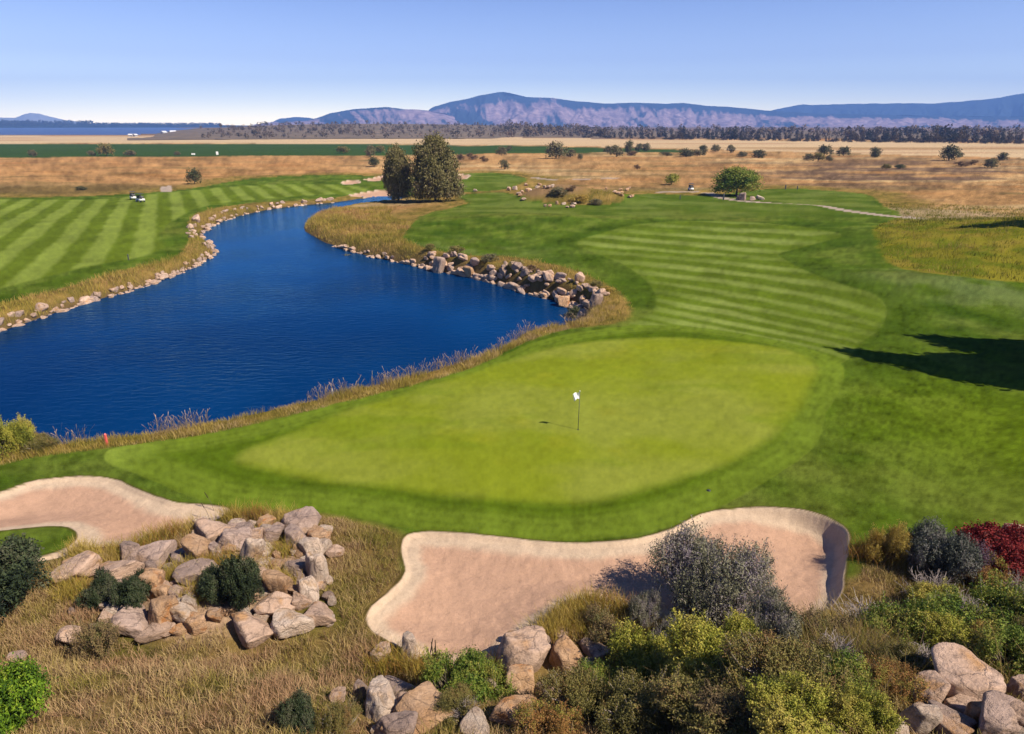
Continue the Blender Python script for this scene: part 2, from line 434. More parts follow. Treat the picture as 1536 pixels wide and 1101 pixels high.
fairl = mix(full(alb(114, 132, 38)), full(alb(152, 168, 72)), st * 0.9) * (1 + 0.18 * n_mid + 0.2 * n_px + 0.12 * n_big + 0.2 * n_px2)[:, None]
C = mix(C, fairl, sstep(0.6, -0.6, sd_fl + 0.5 * n_mid))
# apron and green
da = -sd_apron
ring = sstep(0.3, 1.0, da) * sstep(2.6, 2.0, da)
apron = mix(full(alb(98, 120, 26)), full(alb(122, 142, 42)), sstep(2.4, 1.2, da))
apron = mix(apron, full(alb(154, 174, 66)), sstep(3.5, 7, sd_green))
apron = apron * (1 + 0.16 * n_mid + 0.2 * n_fine + 0.15 * n_px + 0.25 * n_px2 + 0.05 * np.sin(2 * np.pi * sd_apron / 0.55))[:, None]
C = mix(C, apron, sstep(0.06, -0.12, sd_apron + 0.08 * n_fine))
gr = mix(full(alb(158, 166, 62)), full(alb(148, 160, 40)), sstep(-0.4, 0.4, fbm(gx / 6, gy / 4, 4, 46)))
gr = mix(gr, full(alb(168, 166, 44)), sstep(0.1, 0.6, fbm(gx / 3, gy / 3, 4, 47)) * sstep(0, -4, sd_green) * 0.4)
gr = mix(gr, full(alb(130, 150, 34)), sstep(0.1, 0.5, fbm(gx / 5 + 9, gy / 2.5, 4, 48)) * 0.5)
gr = gr * (1 + 0.10 * n_fine + 0.10 * n_px + 0.14 * n_px2 + 0.06 * n_mid + 0.018 * np.sin(2 * np.pi * (gx * 0.8 - gy * 0.6) / 0.9))[:, None]
C = mix(C, gr, sstep(0.5, -0.6, sd_green + 0.25 * n_mid))
# path
C = mix(C, full(alb(206, 184, 164)) * (1 + 0.1 * n_px)[:, None], sstep(0.15, -0.15, sd_path))
# sand
sb = np.minimum(np.minimum(sd_ba, sd_bb), sd_bs)
rake = np.sin(2 * np.pi * (gx * 0.6 + gy * 0.8 + 0.5 * n_mid) / 0.16)
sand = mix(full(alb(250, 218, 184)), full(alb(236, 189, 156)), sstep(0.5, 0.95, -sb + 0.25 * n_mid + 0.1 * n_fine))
sand = sand * (1 + 0.07 * n_fine + 0.06 * n_mid + 0.05 * n_px + 0.09 * n_px2 + 0.02 * rake * (gy < 40))[:, None]
foot = sstep(0.42, 0.62, vnoise(gx / 0.24, gy / 0.24, 57) + 0.35 * n_mid) * (gy < 45)
sand = sand * (1 - 0.07 * foot)[:, None]
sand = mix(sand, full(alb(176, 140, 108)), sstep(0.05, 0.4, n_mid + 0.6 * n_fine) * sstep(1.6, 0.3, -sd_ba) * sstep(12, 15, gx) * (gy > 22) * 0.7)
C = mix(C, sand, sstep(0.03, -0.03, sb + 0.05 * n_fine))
# soil rim where turf is cut at the sand
rim = sstep(0.10, 0.02, np.abs(sb - 0.04)) * (sb > -0.05) * (gy < 45)
C = mix(C, full(alb(98, 84, 40)), rim * 0.6)
# bank
bank = sstep(1.7, 0.6, sd_pond) * (sd_pond < 3)
C = mix(C, full(alb(136, 112, 74)) * (1 + 0.4 * n_fine)[:, None], bank)
C = mix(C, full(alb(66, 54, 36)), sstep(0.25, 0.0, sd_pond))
C = np.clip(C, 0.004, 0.9)

# kind of each surface
GROUND, SAND_A, SAND_B, SAND_C, GRN, FWR, FWL, PATHK, WHT, CRP, LKE, TURFK = range(12)
kind = np.full(N, GROUND)
kind[sd_turf < 0] = TURFK
kind[sd_wheat < 0] = WHT
kind[(sd_crop < 0) & (sd_wheat >= 0)] = CRP
kind[sd_fr < 0] = FWR
kind[sd_fl < 0] = FWL
kind[sd_green < 0] = GRN
kind[sd_path < 0] = PATHK
kind[sd_bs < 0] = SAND_C
kind[sd_ba < 0] = SAND_A
kind[sd_bb < 0] = SAND_B
kind[sd_lake < 0] = LKE
# how hairy the surface is (drives bump and sheen)
hair = 0.5 + 0.5 * sstep(-0.5, 1.5, sd_turf)
hair[sd_fr < 0] = 0.2; hair[sd_fl < 0] = 0.2
hair[sd_apron < 0] = 0.18; hair[sd_green < 0] = 0.09
hair[sb < 0] = 0.28; hair[sd_path < 0] = 0.05

# ------------------------------------------------------------------ helpers: nodes and materials
def new_mat(name):
    m = bpy.data.materials.new(name)
    m.use_nodes = True
    nt = m.node_tree
    b = nt.nodes.get("Principled BSDF")
    return m, nt, b

def nd(nt, t, **kw):
    n = nt.nodes.new(t)
    for k, v in kw.items(): setattr(n, k, v)
    return n

def lk(nt, a, b): nt.links.new(a, b)

def mat_land():
    m, nt, b = new_mat("land")
    at = nd(nt, "ShaderNodeAttribute", attribute_name="tint")
    ah = nd(nt, "ShaderNodeAttribute", attribute_name="hair")
    geo = nd(nt, "ShaderNodeNewGeometry")
    n1 = nd(nt, "ShaderNodeTexNoise"); n1.inputs['Scale'].default_value = 9.0; n1.inputs['Detail'].default_value = 5; n1.inputs['Roughness'].default_value = 0.7
    n2 = nd(nt, "ShaderNodeTexNoise"); n2.inputs['Scale'].default_value = 45.0; n2.inputs['Detail'].default_value = 3
    lk(nt, geo.outputs['Position'], n1.inputs['Vector']); lk(nt, geo.outputs['Position'], n2.inputs['Vector'])
    add = nd(nt, "ShaderNodeMath", operation='ADD'); lk(nt, n1.outputs[0], add.inputs[0]); lk(nt, n2.outputs[0], add.inputs[1])
    mr = nd(nt, "ShaderNodeMapRange"); mr.inputs[1].default_value = 0.6; mr.inputs[2].default_value = 1.4; mr.inputs[3].default_value = -1; mr.inputs[4].default_value = 1
    lk(nt, add.outputs[0], mr.inputs[0])
    mu = nd(nt, "ShaderNodeMath", operation='MULTIPLY'); lk(nt, mr.outputs[0], mu.inputs[0]); lk(nt, ah.outputs['Fac'], mu.inputs[1])
    ma = nd(nt, "ShaderNodeMath", operation='MULTIPLY_ADD'); lk(nt, mu.outputs[0], ma.inputs[0]); ma.inputs[1].default_value = 0.55; ma.inputs[2].default_value = 1.0
    vm = nd(nt, "ShaderNodeVectorMath", operation='SCALE'); lk(nt, at.outputs['Color'], vm.inputs[0]); lk(nt, ma.outputs[0], vm.inputs['Scale'])
    lk(nt, vm.outputs[0], b.inputs['Base Color'])
    b.inputs['Roughness'].default_value = 0.95
    b.inputs['Specular IOR Level'].default_value = 0.0
    bu = nd(nt, "ShaderNodeBump"); bu.inputs['Distance'].default_value = 0.12
    lk(nt, mu.outputs[0], bu.inputs['Height']); bu.inputs['Strength'].default_value = 0.55
    lk(nt, bu.outputs[0], b.inputs['Normal'])
    return m

def mat_water(name, base, scale, strength, rough, tint=(0.30, 0.66, 0.95)):
    m, nt, b = new_mat(name)
    geo = nd(nt, "ShaderNodeNewGeometry")
    mp = nd(nt, "ShaderNodeMapping"); mp.inputs['Scale'].default_value = (0.55, 1.3, 1)
    lk(nt, geo.outputs['Position'], mp.inputs['Vector'])
    n1 = nd(nt, "ShaderNodeTexNoise"); n1.inputs['Scale'].default_value = scale; n1.inputs['Detail'].default_value = 4; n1.inputs['Roughness'].default_value = 0.6
    n1.inputs['Distortion'].default_value = 0.6
    lk(nt, mp.outputs[0], n1.inputs['Vector'])
    # calm and ruffled patches
    n2 = nd(nt, "ShaderNodeTexNoise"); n2.inputs['Scale'].default_value = 0.05; n2.inputs['Detail'].default_value = 3
    lk(nt, geo.outputs['Position'], n2.inputs['Vector'])
    mr = nd(nt, "ShaderNodeMapRange"); mr.inputs[1].default_value = 0.4; mr.inputs[2].default_value = 0.62; mr.inputs[3].default_value = 0.35; mr.inputs[4].default_value = 1.0
    lk(nt, n2.outputs[0], mr.inputs[0])
    mu = nd(nt, "ShaderNodeMath", operation='MULTIPLY'); lk(nt, mr.outputs[0], mu.inputs[0]); mu.inputs[1].default_value = strength
    bu = nd(nt, "ShaderNodeBump"); bu.inputs['Distance'].default_value = 0.10
    lk(nt, n1.outputs[0], bu.inputs['Height']); lk(nt, mu.outputs[0], bu.inputs['Strength'])
    lk(nt, bu.outputs[0], b.inputs['Normal'])
    n3 = nd(nt, "ShaderNodeTexNoise"); n3.inputs['Scale'].default_value = 0.028; n3.inputs['Detail'].default_value = 3
    lk(nt, geo.outputs['Position'], n3.inputs['Vector'])
    m3 = nd(nt, "ShaderNodeMapRange"); m3.inputs[1].default_value = 0.38; m3.inputs[2].default_value = 0.64
    lk(nt, n3.outputs[0], m3.inputs[0])
    cm = nd(nt, "ShaderNodeMix", data_type='RGBA'); lk(nt, m3.outputs[0], cm.inputs[0])
    cm.inputs[6].default_value = (base[0] * 0.75, base[1] * 0.72, base[2] * 0.78, 1); cm.inputs[7].default_value = (base[0] * 1.3, base[1] * 1.45, base[2] * 1.35, 1)
    di = nd(nt, "ShaderNodeBsdfDiffuse"); lk(nt, cm.outputs[2], di.inputs[0])
    gl = nd(nt, "ShaderNodeBsdfGlossy"); gl.inputs['Color'].default_value = (*tint, 1); gl.inputs['Roughness'].default_value = rough
    lk(nt, bu.outputs[0], gl.inputs['Normal'])
    fr = nd(nt, "ShaderNodeFresnel"); fr.inputs['IOR'].default_value = 1.14; lk(nt, bu.outputs[0], fr.inputs['Normal'])
    mx = nd(nt, "ShaderNodeMixShader"); lk(nt, fr.outputs[0], mx.inputs[0]); lk(nt, di.outputs[0], mx.inputs[1]); lk(nt, gl.outputs[0], mx.inputs[2])
    nt.nodes.remove(b)
    lk(nt, mx.outputs[0], nt.nodes.get("Material Output").inputs['Surface'])
    return m

M_LAND = mat_land()
M_POND = mat_water("pond_water", (0.0003, 0.020, 0.078), 1.6, 0.85, 0.06)
M_LAKE = mat_water("lake_water", (0.035, 0.045, 0.07), 0.2, 0.6, 0.3, (0.34, 0.40, 0.52))

# ------------------------------------------------------------------ helpers: meshes and objects
def np_mesh(name, verts, faces, mat=None, smooth=True):
    """faces: (n,3) or (n,4) int array"""
    me = bpy.data.meshes.new(name)
    verts = np.asarray(verts, np.float32); faces = np.asarray(faces, np.int32)
    nf, k = faces.shape
    me.vertices.add(len(verts)); me.vertices.foreach_set("co", verts.ravel())
    me.loops.add(nf * k); me.loops.foreach_set("vertex_index", faces.ravel())
    me.polygons.add(nf)
    me.polygons.foreach_set("loop_start", np.arange(0, nf * k, k, dtype=np.int32))
    me.polygons.foreach_set("loop_total", np.full(nf, k, np.int32))
    me.polygons.foreach_set("use_smooth", np.full(nf, smooth, bool))
    me.update(calc_edges=True)
    if mat: me.materials.append(mat)
    return me

def attr_color(me, name, cols):
    a = me.attributes.new(name, 'FLOAT_COLOR', 'POINT')
    c = np.ones((len(cols), 4), np.float32); c[:, :3] = cols
    a.data.foreach_set("color", c.ravel())

def attr_float(me, name, vals):
    a = me.attributes.new(name, 'FLOAT', 'POINT')
    a.data.foreach_set("value", np.asarray(vals, np.float32))

def link(name, me, parent=None, loc=None):
    o = bpy.data.objects.new(name, me)
    COL.objects.link(o)
    if parent: o.parent = parent
    if loc is not None: o.location = loc
    return o

def tag(o, label=None, cat=None, group=None, kind=None):
    if label: o["label"] = label
    if cat: o["category"] = cat
    if group: o["group"] = group
    if kind: o["kind"] = kind
    return o

# ------------------------------------------------------------------ build the land
nr, nc = GX.shape
Z = gz.reshape(nr, nc)
VTX = np.stack([GX, GY, Z], -1).reshape(-1, 3)
# normals from the whole sheet, so that neighbouring pieces shade as one
du = np.gradient(VTX.reshape(nr, nc, 3), axis=1); dv = np.gradient(VTX.reshape(nr, nc, 3), axis=0)
NRM = np.cross(du, dv).reshape(-1, 3)
NRM /= np.linalg.norm(NRM, axis=1)[:, None] + 1e-12
NRM[NRM[:, 2] < 0] *= -1
ii, jj = np.meshgrid(np.arange(nr - 1), np.arange(nc - 1), indexing='ij')
a = (ii * nc + jj).ravel()
FACES = np.stack([a, a + 1, a + nc + 1, a + nc], 1)
fk = kind[FACES[:, 0]]

def land_piece(name, k, mat):
    f = FACES[fk == k]
    if len(f) == 0: return None
    used, inv = np.unique(f, return_inverse=True)
    me = np_mesh(name, VTX[used], inv.reshape(f.shape), mat)
    attr_color(me, "tint", C[used]); attr_float(me, "hair", hair[used])
    me.normals_split_custom_set_from_vertices(NRM[used].tolist())
    o = link(name, me)
    o["kind"] = "structure"
    return o

for nm, k in (("ground", GROUND), ("lawn", TURFK), ("bunker_sand", SAND_A), ("bunker_sand", SAND_B), ("bunker_sand", SAND_C), ("putting_green", GRN),
              ("fairway", FWR), ("fairway", FWL), ("path", PATHK), ("wheat_field", WHT), ("crop_field", CRP)):
    land_piece(nm, k, M_LAND)
land_piece("lake_water", LKE, M_LAKE)

def water_sheet():
    lo, hi = POND.min(0) - 1.0, POND.max(0) + 1.0
    xs = np.linspace(lo[0], hi[0], 60); ys = np.linspace(lo[1], hi[1], 60)
    X, Y = np.meshgrid(xs, ys)
    v = np.stack([X, Y, np.full_like(X, WATER)], -1).reshape(-1, 3)
    i, j = np.meshgrid(np.arange(59), np.arange(59), indexing='ij')
    a = (i * 60 + j).ravel()
    f = np.stack([a, a + 1, a + 61, a + 60], 1)
    cx = v[f].mean(1)
    keep = sdf(POND, cx[:, 0], cx[:, 1], 14) < 5
    f = f[keep]
    used, inv = np.unique(f, return_inverse=True)
    o = link("pond_water", np_mesh("pond_water", v[used], inv.reshape(f.shape), M_POND))
    o["kind"] = "structure"
water_sheet()
# ------------------------------------------------------------------ far hills and mountains
def mat_range(name, rock, rock2, forest, fmix, scale):
    m, nt, b = new_mat(name)
    geo = nd(nt, "ShaderNodeNewGeometry")
    at = nd(nt, "ShaderNodeAttribute", attribute_name="wood")
    n1 = nd(nt, "ShaderNodeTexNoise"); n1.inputs['Scale'].default_value = scale; n1.inputs['Detail'].default_value = 6; n1.inputs['Roughness'].default_value = 0.65
    lk(nt, geo.outputs['Position'], n1.inputs['Vector'])
    n2 = nd(nt, "ShaderNodeTexNoise"); n2.inputs['Scale'].default_value = scale * 6; n2.inputs['Detail'].default_value = 5; n2.inputs['Roughness'].default_value = 0.75
    lk(nt, geo.outputs['Position'], n2.inputs['Vector'])
    r1 = nd(nt, "ShaderNodeMix", data_type='RGBA'); r1.inputs[6].default_value = (*rock, 1); r1.inputs[7].default_value = (*rock2, 1)
    mr = nd(nt, "ShaderNodeMapRange"); mr.inputs[1].default_value = 0.42; mr.inputs[2].default_value = 0.60
    lk(nt, n2.outputs[0], mr.inputs[0]); lk(nt, mr.outputs[0], r1.inputs[0])
    ad = nd(nt, "ShaderNodeMath", operation='ADD'); lk(nt, at.outputs['Fac'], ad.inputs[0])
    s1 = nd(nt, "ShaderNodeMath", operation='MULTIPLY_ADD'); lk(nt, n1.outputs[0], s1.inputs[0]); s1.inputs[1].default_value = 0.7; s1.inputs[2].default_value = -0.35
    lk(nt, s1.outputs[0], ad.inputs[1])
    s2 = nd(nt, "ShaderNodeMath", operation='MULTIPLY_ADD'); lk(nt, n2.outputs[0], s2.inputs[0]); s2.inputs[1].default_value = 1.4; s2.inputs[2].default_value = -0.7
    ad2 = nd(nt, "ShaderNodeMath", operation='ADD'); lk(nt, ad.outputs[0], ad2.inputs[0]); lk(nt, s2.outputs[0], ad2.inputs[1])
    m3 = nd(nt, "ShaderNodeMapRange"); m3.inputs[1].default_value = 0.3; m3.inputs[2].default_value = 0.7
    lk(nt, ad2.outputs[0], m3.inputs[0])
    r2 = nd(nt, "ShaderNodeMix", data_type='RGBA'); lk(nt, m3.outputs[0], r2.inputs[0]); lk(nt, r1.outputs[2], r2.inputs[6]); r2.inputs[7].default_value = (*forest, 1)
    lk(nt, r2.outputs[2], b.inputs['Base Color'])
    b.inputs['Roughness'].default_value = 1.0; b.inputs['Specular IOR Level'].default_value = 0.0
    return m

def mountain_range(name, prof, R, depth, mat, wood, gully=0.26, foot=-2.0, seed=1, step=1.6, rows=46):
    us = np.arange(prof[0][0], prof[-1][0] + 0.1, step)
    pv = np.interp(us, [p[0] for p in prof], [p[1] for p in prof])
    pv = pv + 0.7 * fbm(us / 16, us * 0 + seed, 4, seed) * sstep(0, 6, 187 - pv)
    dx = (us - 768) / F; b = -(pv - 550.5) / F
    dy = CP + b * SP; dz = -SP + b * CP
    hn = np.hypot(dx, dy)
    crest = CAM_H + dz / hn * R
    ux, uy = dx / hn, dy / hn
    T = np.concatenate([np.linspace(0, 1, rows), 1 + np.linspace(0.15, 1.2, 6)])
    v = []; wd = []
    az = us / 34.0
    for t in T:
        if t <= 1:
            sh = t ** 1.25
            rid = 1 - np.abs(fbm(az + 0.35 * vnoise(az * 1.3, az * 0 + t * 3, seed + 3), az * 0 + t * 1.4, 4, seed + 5, 0.55)) * 2.2
            zz = foot + (crest - foot) * (sh - gully * (1 - rid) * 4 * t * (1 - t) * 0.8 + 0.03 * fbm(az * 4, az * 0 + t * 9, 3, seed + 9) * 4 * t * (1 - t))
        else:
            zz = foot + (crest - foot) * np.maximum(0, 1 - (t - 1) * 0.8) - 5
        r = R - depth * (1 - t) + (depth * 0.10 * fbm(az * 0.8, az * 0 + t * 2, 3, seed + 7) if 0 < t < 1 else 0)
        v.append(np.stack([ux * r, uy * r, zz], -1))
        wd.append(wood(us, np.full_like(us, t)) if t <= 1 else np.ones_like(us))
    nrr, ncc = len(T), len(us)
    v = np.array(v).reshape(-1, 3)
    i, j = np.meshgrid(np.arange(nrr - 1), np.arange(ncc - 1), indexing='ij')
    a = (i * ncc + j).ravel()
    me = np_mesh(name, v, np.stack([a, a + 1, a + ncc + 1, a + ncc], 1), mat)
    attr_float(me, "wood", np.array(wd).ravel())
    o = link(name, me); o["kind"] = "structure"
    return o

ROCKC, ROCKC2, WOODC = (0.17, 0.11, 0.12), (0.34, 0.23, 0.22), (0.02, 0.03, 0.04)
M_MTN = mat_range("mountain_rock", ROCKC, ROCKC2, WOODC, 0.5, 0.0022)
M_HAZEMTN = mat_range("mountain_haze_tint", (0.34, 0.33, 0.33), (0.46, 0.44, 0.43), (0.22, 0.23, 0.24), 0.5, 0.002)  # far peaks: distance haze painted into the rock and forest colours
M_FARMTN = mat_range("mountain_wood", (0.10, 0.08, 0.09), (0.16, 0.12, 0.12), WOODC, 0.5, 0.002)
def ribs(u, t):
    # scree ribs running down the slope, wooded hollows between them
    q = u + 26 * t
    return 0.55 * fbm(q / 7.0, t * 1.3 + q / 90, 3, 91) + 0.65 * fbm(u / 55.0, t * 2.2, 3, 92) + 0.25 * fbm(u / 2.2, t * 9, 2, 93)
def wood_main(u, t):
    w = 0.28 + 0.9 * sstep(0.74, 0.98, t) - 0.25 * sstep(0.2, 0.5, t)
    w = w + 0.9 * np.exp(-((u - 690 - 60 * (t - 0.6)) / 42.0) ** 2) * sstep(0.15, 0.4, t)      # wooded left flank of the main peak
    w = w + 0.35 * sstep(900, 1010, u) * sstep(0.55, 0.85, t)
    return w + ribs(u, t)
mountain_range("mountains", [(640, 181), (642, 166), (650, 160), (675, 153), (700, 148), (725, 142), (745, 138.5), (755, 138), (772, 141.5), (790, 146), (830, 147), (850, 150), (880, 153),
                             (905, 155), (960, 154), (1000, 156), (1025, 154.5), (1060, 158.5), (1110, 161.5), (1140, 165), (1165, 166.5), (1200, 169), (1260, 171), (1340, 172.5), (1450, 174), (1560, 175), (1800, 177)],
               7200, 1400, M_MTN, wood_main, seed=3)
mountain_range("mountains", [(380, 187), (420, 181.5), (460, 180.5), (475, 177), (495, 170), (530, 163.5), (560, 161.5), (580, 160.5), (600, 163), (640, 165.5), (665, 170), (690, 178), (720, 187)],
               6500, 1000, M_MTN, lambda u, t: 0.2 + 0.8 * np.exp(-((u - 500) / 24.0) ** 2) + 0.45 * sstep(0.88, 1.0, t) + ribs(u, t), seed=11)
mountain_range("mountains", [(1100, 180), (1150, 167), (1185, 160), (1205, 156.5), (1230, 157.5), (1275, 155.5), (1400, 155), (1440, 152.5), (1480, 148.5), (1500, 146), (1536, 139.5), (1580, 136), (1700, 133), (1900, 140)],
               8600, 1200, M_FARMTN, lambda u, t: np.full_like(u, 1.0), seed=21)
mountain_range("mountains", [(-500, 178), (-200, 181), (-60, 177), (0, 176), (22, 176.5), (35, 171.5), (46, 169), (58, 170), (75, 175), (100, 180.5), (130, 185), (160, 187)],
               9400, 800, M_HAZEMTN, lambda u, t: np.full_like(u, 0.75), seed=31)
mountain_range("mountains", [(150, 187), (185, 185), (215, 185), (240, 187)], 9300, 700, M_HAZEMTN, lambda u, t: np.full_like(u, 0.8), seed=33)
mountain_range("mountains", [(400, 187), (420, 178), (440, 175.5), (465, 176.5), (480, 181)], 8200, 600, M_FARMTN, lambda u, t: np.full_like(u, 0.9), seed=35)
M_SHORE = mat_range("shore_wood", (0.10, 0.085, 0.06), (0.16, 0.12, 0.09), (0.02, 0.03, 0.02), 0.5, 0.01)
mountain_range("hills", [(-600, 180), (-100, 181), (0, 181.5), (40, 181.5), (60, 184), (110, 185.5), (180, 187), (250, 187), (330, 187.5), (420, 189)], 5600, 500, M_SHORE,
               lambda u, t: np.full_like(u, 0.75), foot=-1.0, seed=41, rows=14)
mountain_range("hills", [(190, 203.5), (225, 202), (260, 196), (300, 192.5), (340, 191), (400, 188), (460, 186.5), (560, 185.5), (700, 187), (800, 189.5), (900, 193.5), (1000, 196), (1200, 196), (1400, 196), (1600, 197), (1900, 198)],
               1650, 700, mat_range("hill_dry", (0.16, 0.115, 0.08), (0.25, 0.18, 0.125), (0.05, 0.05, 0.035), 0.5, 0.03), lambda u, t: np.full_like(u, 0.45), gully=0.06, foot=-1.2, seed=45, rows=24)

# ------------------------------------------------------------------ haze: the air between
def build_haze():
    m = bpy.data.materials.new("haze_air"); m.use_nodes = True
    nt = m.node_tree; nt.nodes.clear()
    out = nd(nt, "ShaderNodeOutputMaterial"); pv = nd(nt, "ShaderNodeVolumePrincipled")
    pv.inputs['Color'].default_value = (0.22, 0.43, 1.0, 1)
    pv.inputs['Density'].default_value = HAZE_DENSITY
    pv.inputs['Anisotropy'].default_value = 0.0
    lk(nt, pv.outputs[0], out.inputs['Volume'])
    x0, x1, y0, y1, z0, z1 = -8200, 8200, -700, 10600, -5, 640
    v = [(x, y, z) for z in (z0, z1) for y in (y0, y1) for x in (x0, x1)]
    f = [(0, 2, 3, 1), (4, 5, 7, 6), (0, 1, 5, 4), (2, 6, 7, 3), (0, 4, 6, 2), (1, 3, 7, 5)]
    o = link("haze", np_mesh("haze", v, f, m, smooth=False))
    tag(o, kind="stuff")
HAZE_DENSITY = 1.2e-4
build_haze()
# ------------------------------------------------------------------ materials of rocks, plants and things
def mat_rock(name, c1, c2, stain, dark, scale=1.0):
    m, nt, b = new_mat(name)
    tc = nd(nt, "ShaderNodeTexCoord"); oi = nd(nt, "ShaderNodeObjectInfo")
    off = nd(nt, "ShaderNodeVectorMath", operation='SCALE'); off.inputs[0].default_value = (37.0, 19.0, 53.0); lk(nt, oi.outputs['Random'], off.inputs['Scale'])
    ps = nd(nt, "ShaderNodeVectorMath", operation='ADD'); lk(nt, tc.outputs['Object'], ps.inputs[0]); lk(nt, off.outputs[0], ps.inputs[1])
    def noise(sc, det, ro=0.6):
        n = nd(nt, "ShaderNodeTexNoise"); n.inputs['Scale'].default_value = sc * scale; n.inputs['Detail'].default_value = det; n.inputs['Roughness'].default_value = ro
        lk(nt, ps.outputs[0], n.inputs['Vector']); return n
    def ramp(src, lo, hi):
        r = nd(nt, "ShaderNodeMapRange"); r.inputs[1].default_value = lo; r.inputs[2].default_value = hi; lk(nt, src, r.inputs[0]); return r.outputs[0]
    def mixc(f, a, bb):
        x = nd(nt, "ShaderNodeMix", data_type='RGBA'); lk(nt, f, x.inputs[0])
        if isinstance(a, tuple): x.inputs[6].default_value = (*a, 1)
        else: lk(nt, a, x.inputs[6])
        if isinstance(bb, tuple): x.inputs[7].default_value = (*bb, 1)
        else: lk(nt, bb, x.inputs[7])
        return x.outputs[2]
    n1, n2, n3, n4 = noise(1.2, 5), noise(2.0, 6, 0.7), noise(5.5, 6, 0.75), noise(0.7, 3)
    c = mixc(ramp(n1.outputs[0], 0.35, 0.65), c1, c2)
    c = mixc(ramp(n4.outputs[0], 0.56, 0.68), c, stain)
    c = mixc(ramp(n2.outputs[0], 0.54, 0.66), c, dark)
    vo = nd(nt, "ShaderNodeTexVoronoi", feature='DISTANCE_TO_EDGE'); vo.inputs['Scale'].default_value = 0.8 * scale
    dn = nd(nt, "ShaderNodeVectorMath", operation='MULTIPLY_ADD'); lk(nt, n2.outputs[1], dn.inputs[0]); dn.inputs[1].default_value = (0.5, 0.5, 0.5); lk(nt, ps.outputs[0], dn.inputs[2])
    lk(nt, dn.outputs[0], vo.inputs['Vector'])
    crack = ramp(vo.outputs['Distance'], 0.0, 0.035)
    cm = nd(nt, "ShaderNodeMath", operation='MULTIPLY_ADD'); lk(nt, crack, cm.inputs[0]); cm.inputs[1].default_value = 0.04; cm.inputs[2].default_value = 0.96
    g = nd(nt, "ShaderNodeMath", operation='MULTIPLY_ADD'); lk(nt, n3.outputs[0], g.inputs[0]); g.inputs[1].default_value = 0.9; g.inputs[2].default_value = 0.55
    g2 = nd(nt, "ShaderNodeMath", operation='MULTIPLY'); lk(nt, g.outputs[0], g2.inputs[0]); lk(nt, cm.outputs[0], g2.inputs[1])
    rr = nd(nt, "ShaderNodeMath", operation='MULTIPLY_ADD'); lk(nt, oi.outputs['Random'], rr.inputs[0]); rr.inputs[1].default_value = 0.35; rr.inputs[2].default_value = 0.94
    g3 = nd(nt, "ShaderNodeMath", operation='MULTIPLY'); lk(nt, g2.outputs[0], g3.inputs[0]); lk(nt, rr.outputs[0], g3.inputs[1])
    vs = nd(nt, "ShaderNodeVectorMath", operation='SCALE'); lk(nt, c, vs.inputs[0]); lk(nt, g3.outputs[0], vs.inputs['Scale'])
    lk(nt, vs.outputs[0], b.inputs['Base Color'])
    b.inputs['Roughness'].default_value = 0.9; b.inputs['Specular IOR Level'].default_value = 0.15
    h = nd(nt, "ShaderNodeMath", operation='MULTIPLY_ADD'); lk(nt, crack, h.inputs[0]); h.inputs[1].default_value = 0.3; lk(nt, n3.outputs[0], h.inputs[2])
    bu = nd(nt, "ShaderNodeBump"); bu.inputs['Distance'].default_value = 0.15; bu.inputs['Strength'].default_value = 0.9
    lk(nt, h.outputs[0], bu.inputs['Height']); lk(nt, bu.outputs[0], b.inputs['Normal'])
    return m

M_TAN = mat_rock("rock_tan", tuple(alb(250, 212, 184)), tuple(alb(234, 194, 164)), tuple(alb(228, 176, 126)), tuple(alb(176, 146, 126)))
M_ORANGE = mat_rock("rock_orange", tuple(alb(242, 198, 158)), tuple(alb(228, 178, 130)), tuple(alb(224, 152, 88)), tuple(alb(186, 150, 122)))
M_GREYROCK = mat_rock("rock_grey", tuple(alb(224, 192, 172)), tuple(alb(198, 168, 150)), tuple(alb(222, 182, 148)), tuple(alb(148, 126, 116)))
M_PALE = mat_rock("rock_pale", tuple(alb(252, 226, 202)), tuple(alb(238, 206, 178)), tuple(alb(226, 184, 142)), tuple(alb(188, 162, 142)))

def mat_leaf(name, cols, sat_noise=0.25, trans=0.25):
    """cols: list of albedo triples picked along the leaf's own 'var' value"""
    m, nt, b = new_mat(name)
    at = nd(nt, "ShaderNodeAttribute", attribute_name="var"); oi = nd(nt, "ShaderNodeObjectInfo")
    ad = nd(nt, "ShaderNodeMath", operation='MULTIPLY_ADD'); lk(nt, oi.outputs['Random'], ad.inputs[0]); ad.inputs[1].default_value = 0.16; ad.inputs[2].default_value = -0.08
    a2 = nd(nt, "ShaderNodeMath", operation='ADD', use_clamp=True); lk(nt, ad.outputs[0], a2.inputs[0]); lk(nt, at.outputs['Fac'], a2.inputs[1])
    rp = nd(nt, "ShaderNodeValToRGB"); e = rp.color_ramp.elements
    e[0].position = 0; e[0].color = (*cols[0], 1); e[1].position = 1; e[1].color = (*cols[-1], 1)
    for k, c in enumerate(cols[1:-1]):
        x = e.new((k + 1) / (len(cols) - 1)); x.color = (*c, 1)
    lk(nt, a2.outputs[0], rp.inputs[0]); lk(nt, rp.outputs[0], b.inputs['Base Color'])
    b.inputs['Roughness'].default_value = 0.7; b.inputs['Specular IOR Level'].default_value = 0.2
    if trans > 0:
        out = nt.nodes.get("Material Output"); tr = nd(nt, "ShaderNodeBsdfTranslucent"); mx = nd(nt, "ShaderNodeMixShader")
        lk(nt, rp.outputs[0], tr.inputs[0]); mx.inputs[0].default_value = trans
        lk(nt, b.outputs[0], mx.inputs[1]); lk(nt, tr.outputs[0], mx.inputs[2]); lk(nt, mx.outputs[0], out.inputs['Surface'])
    return m

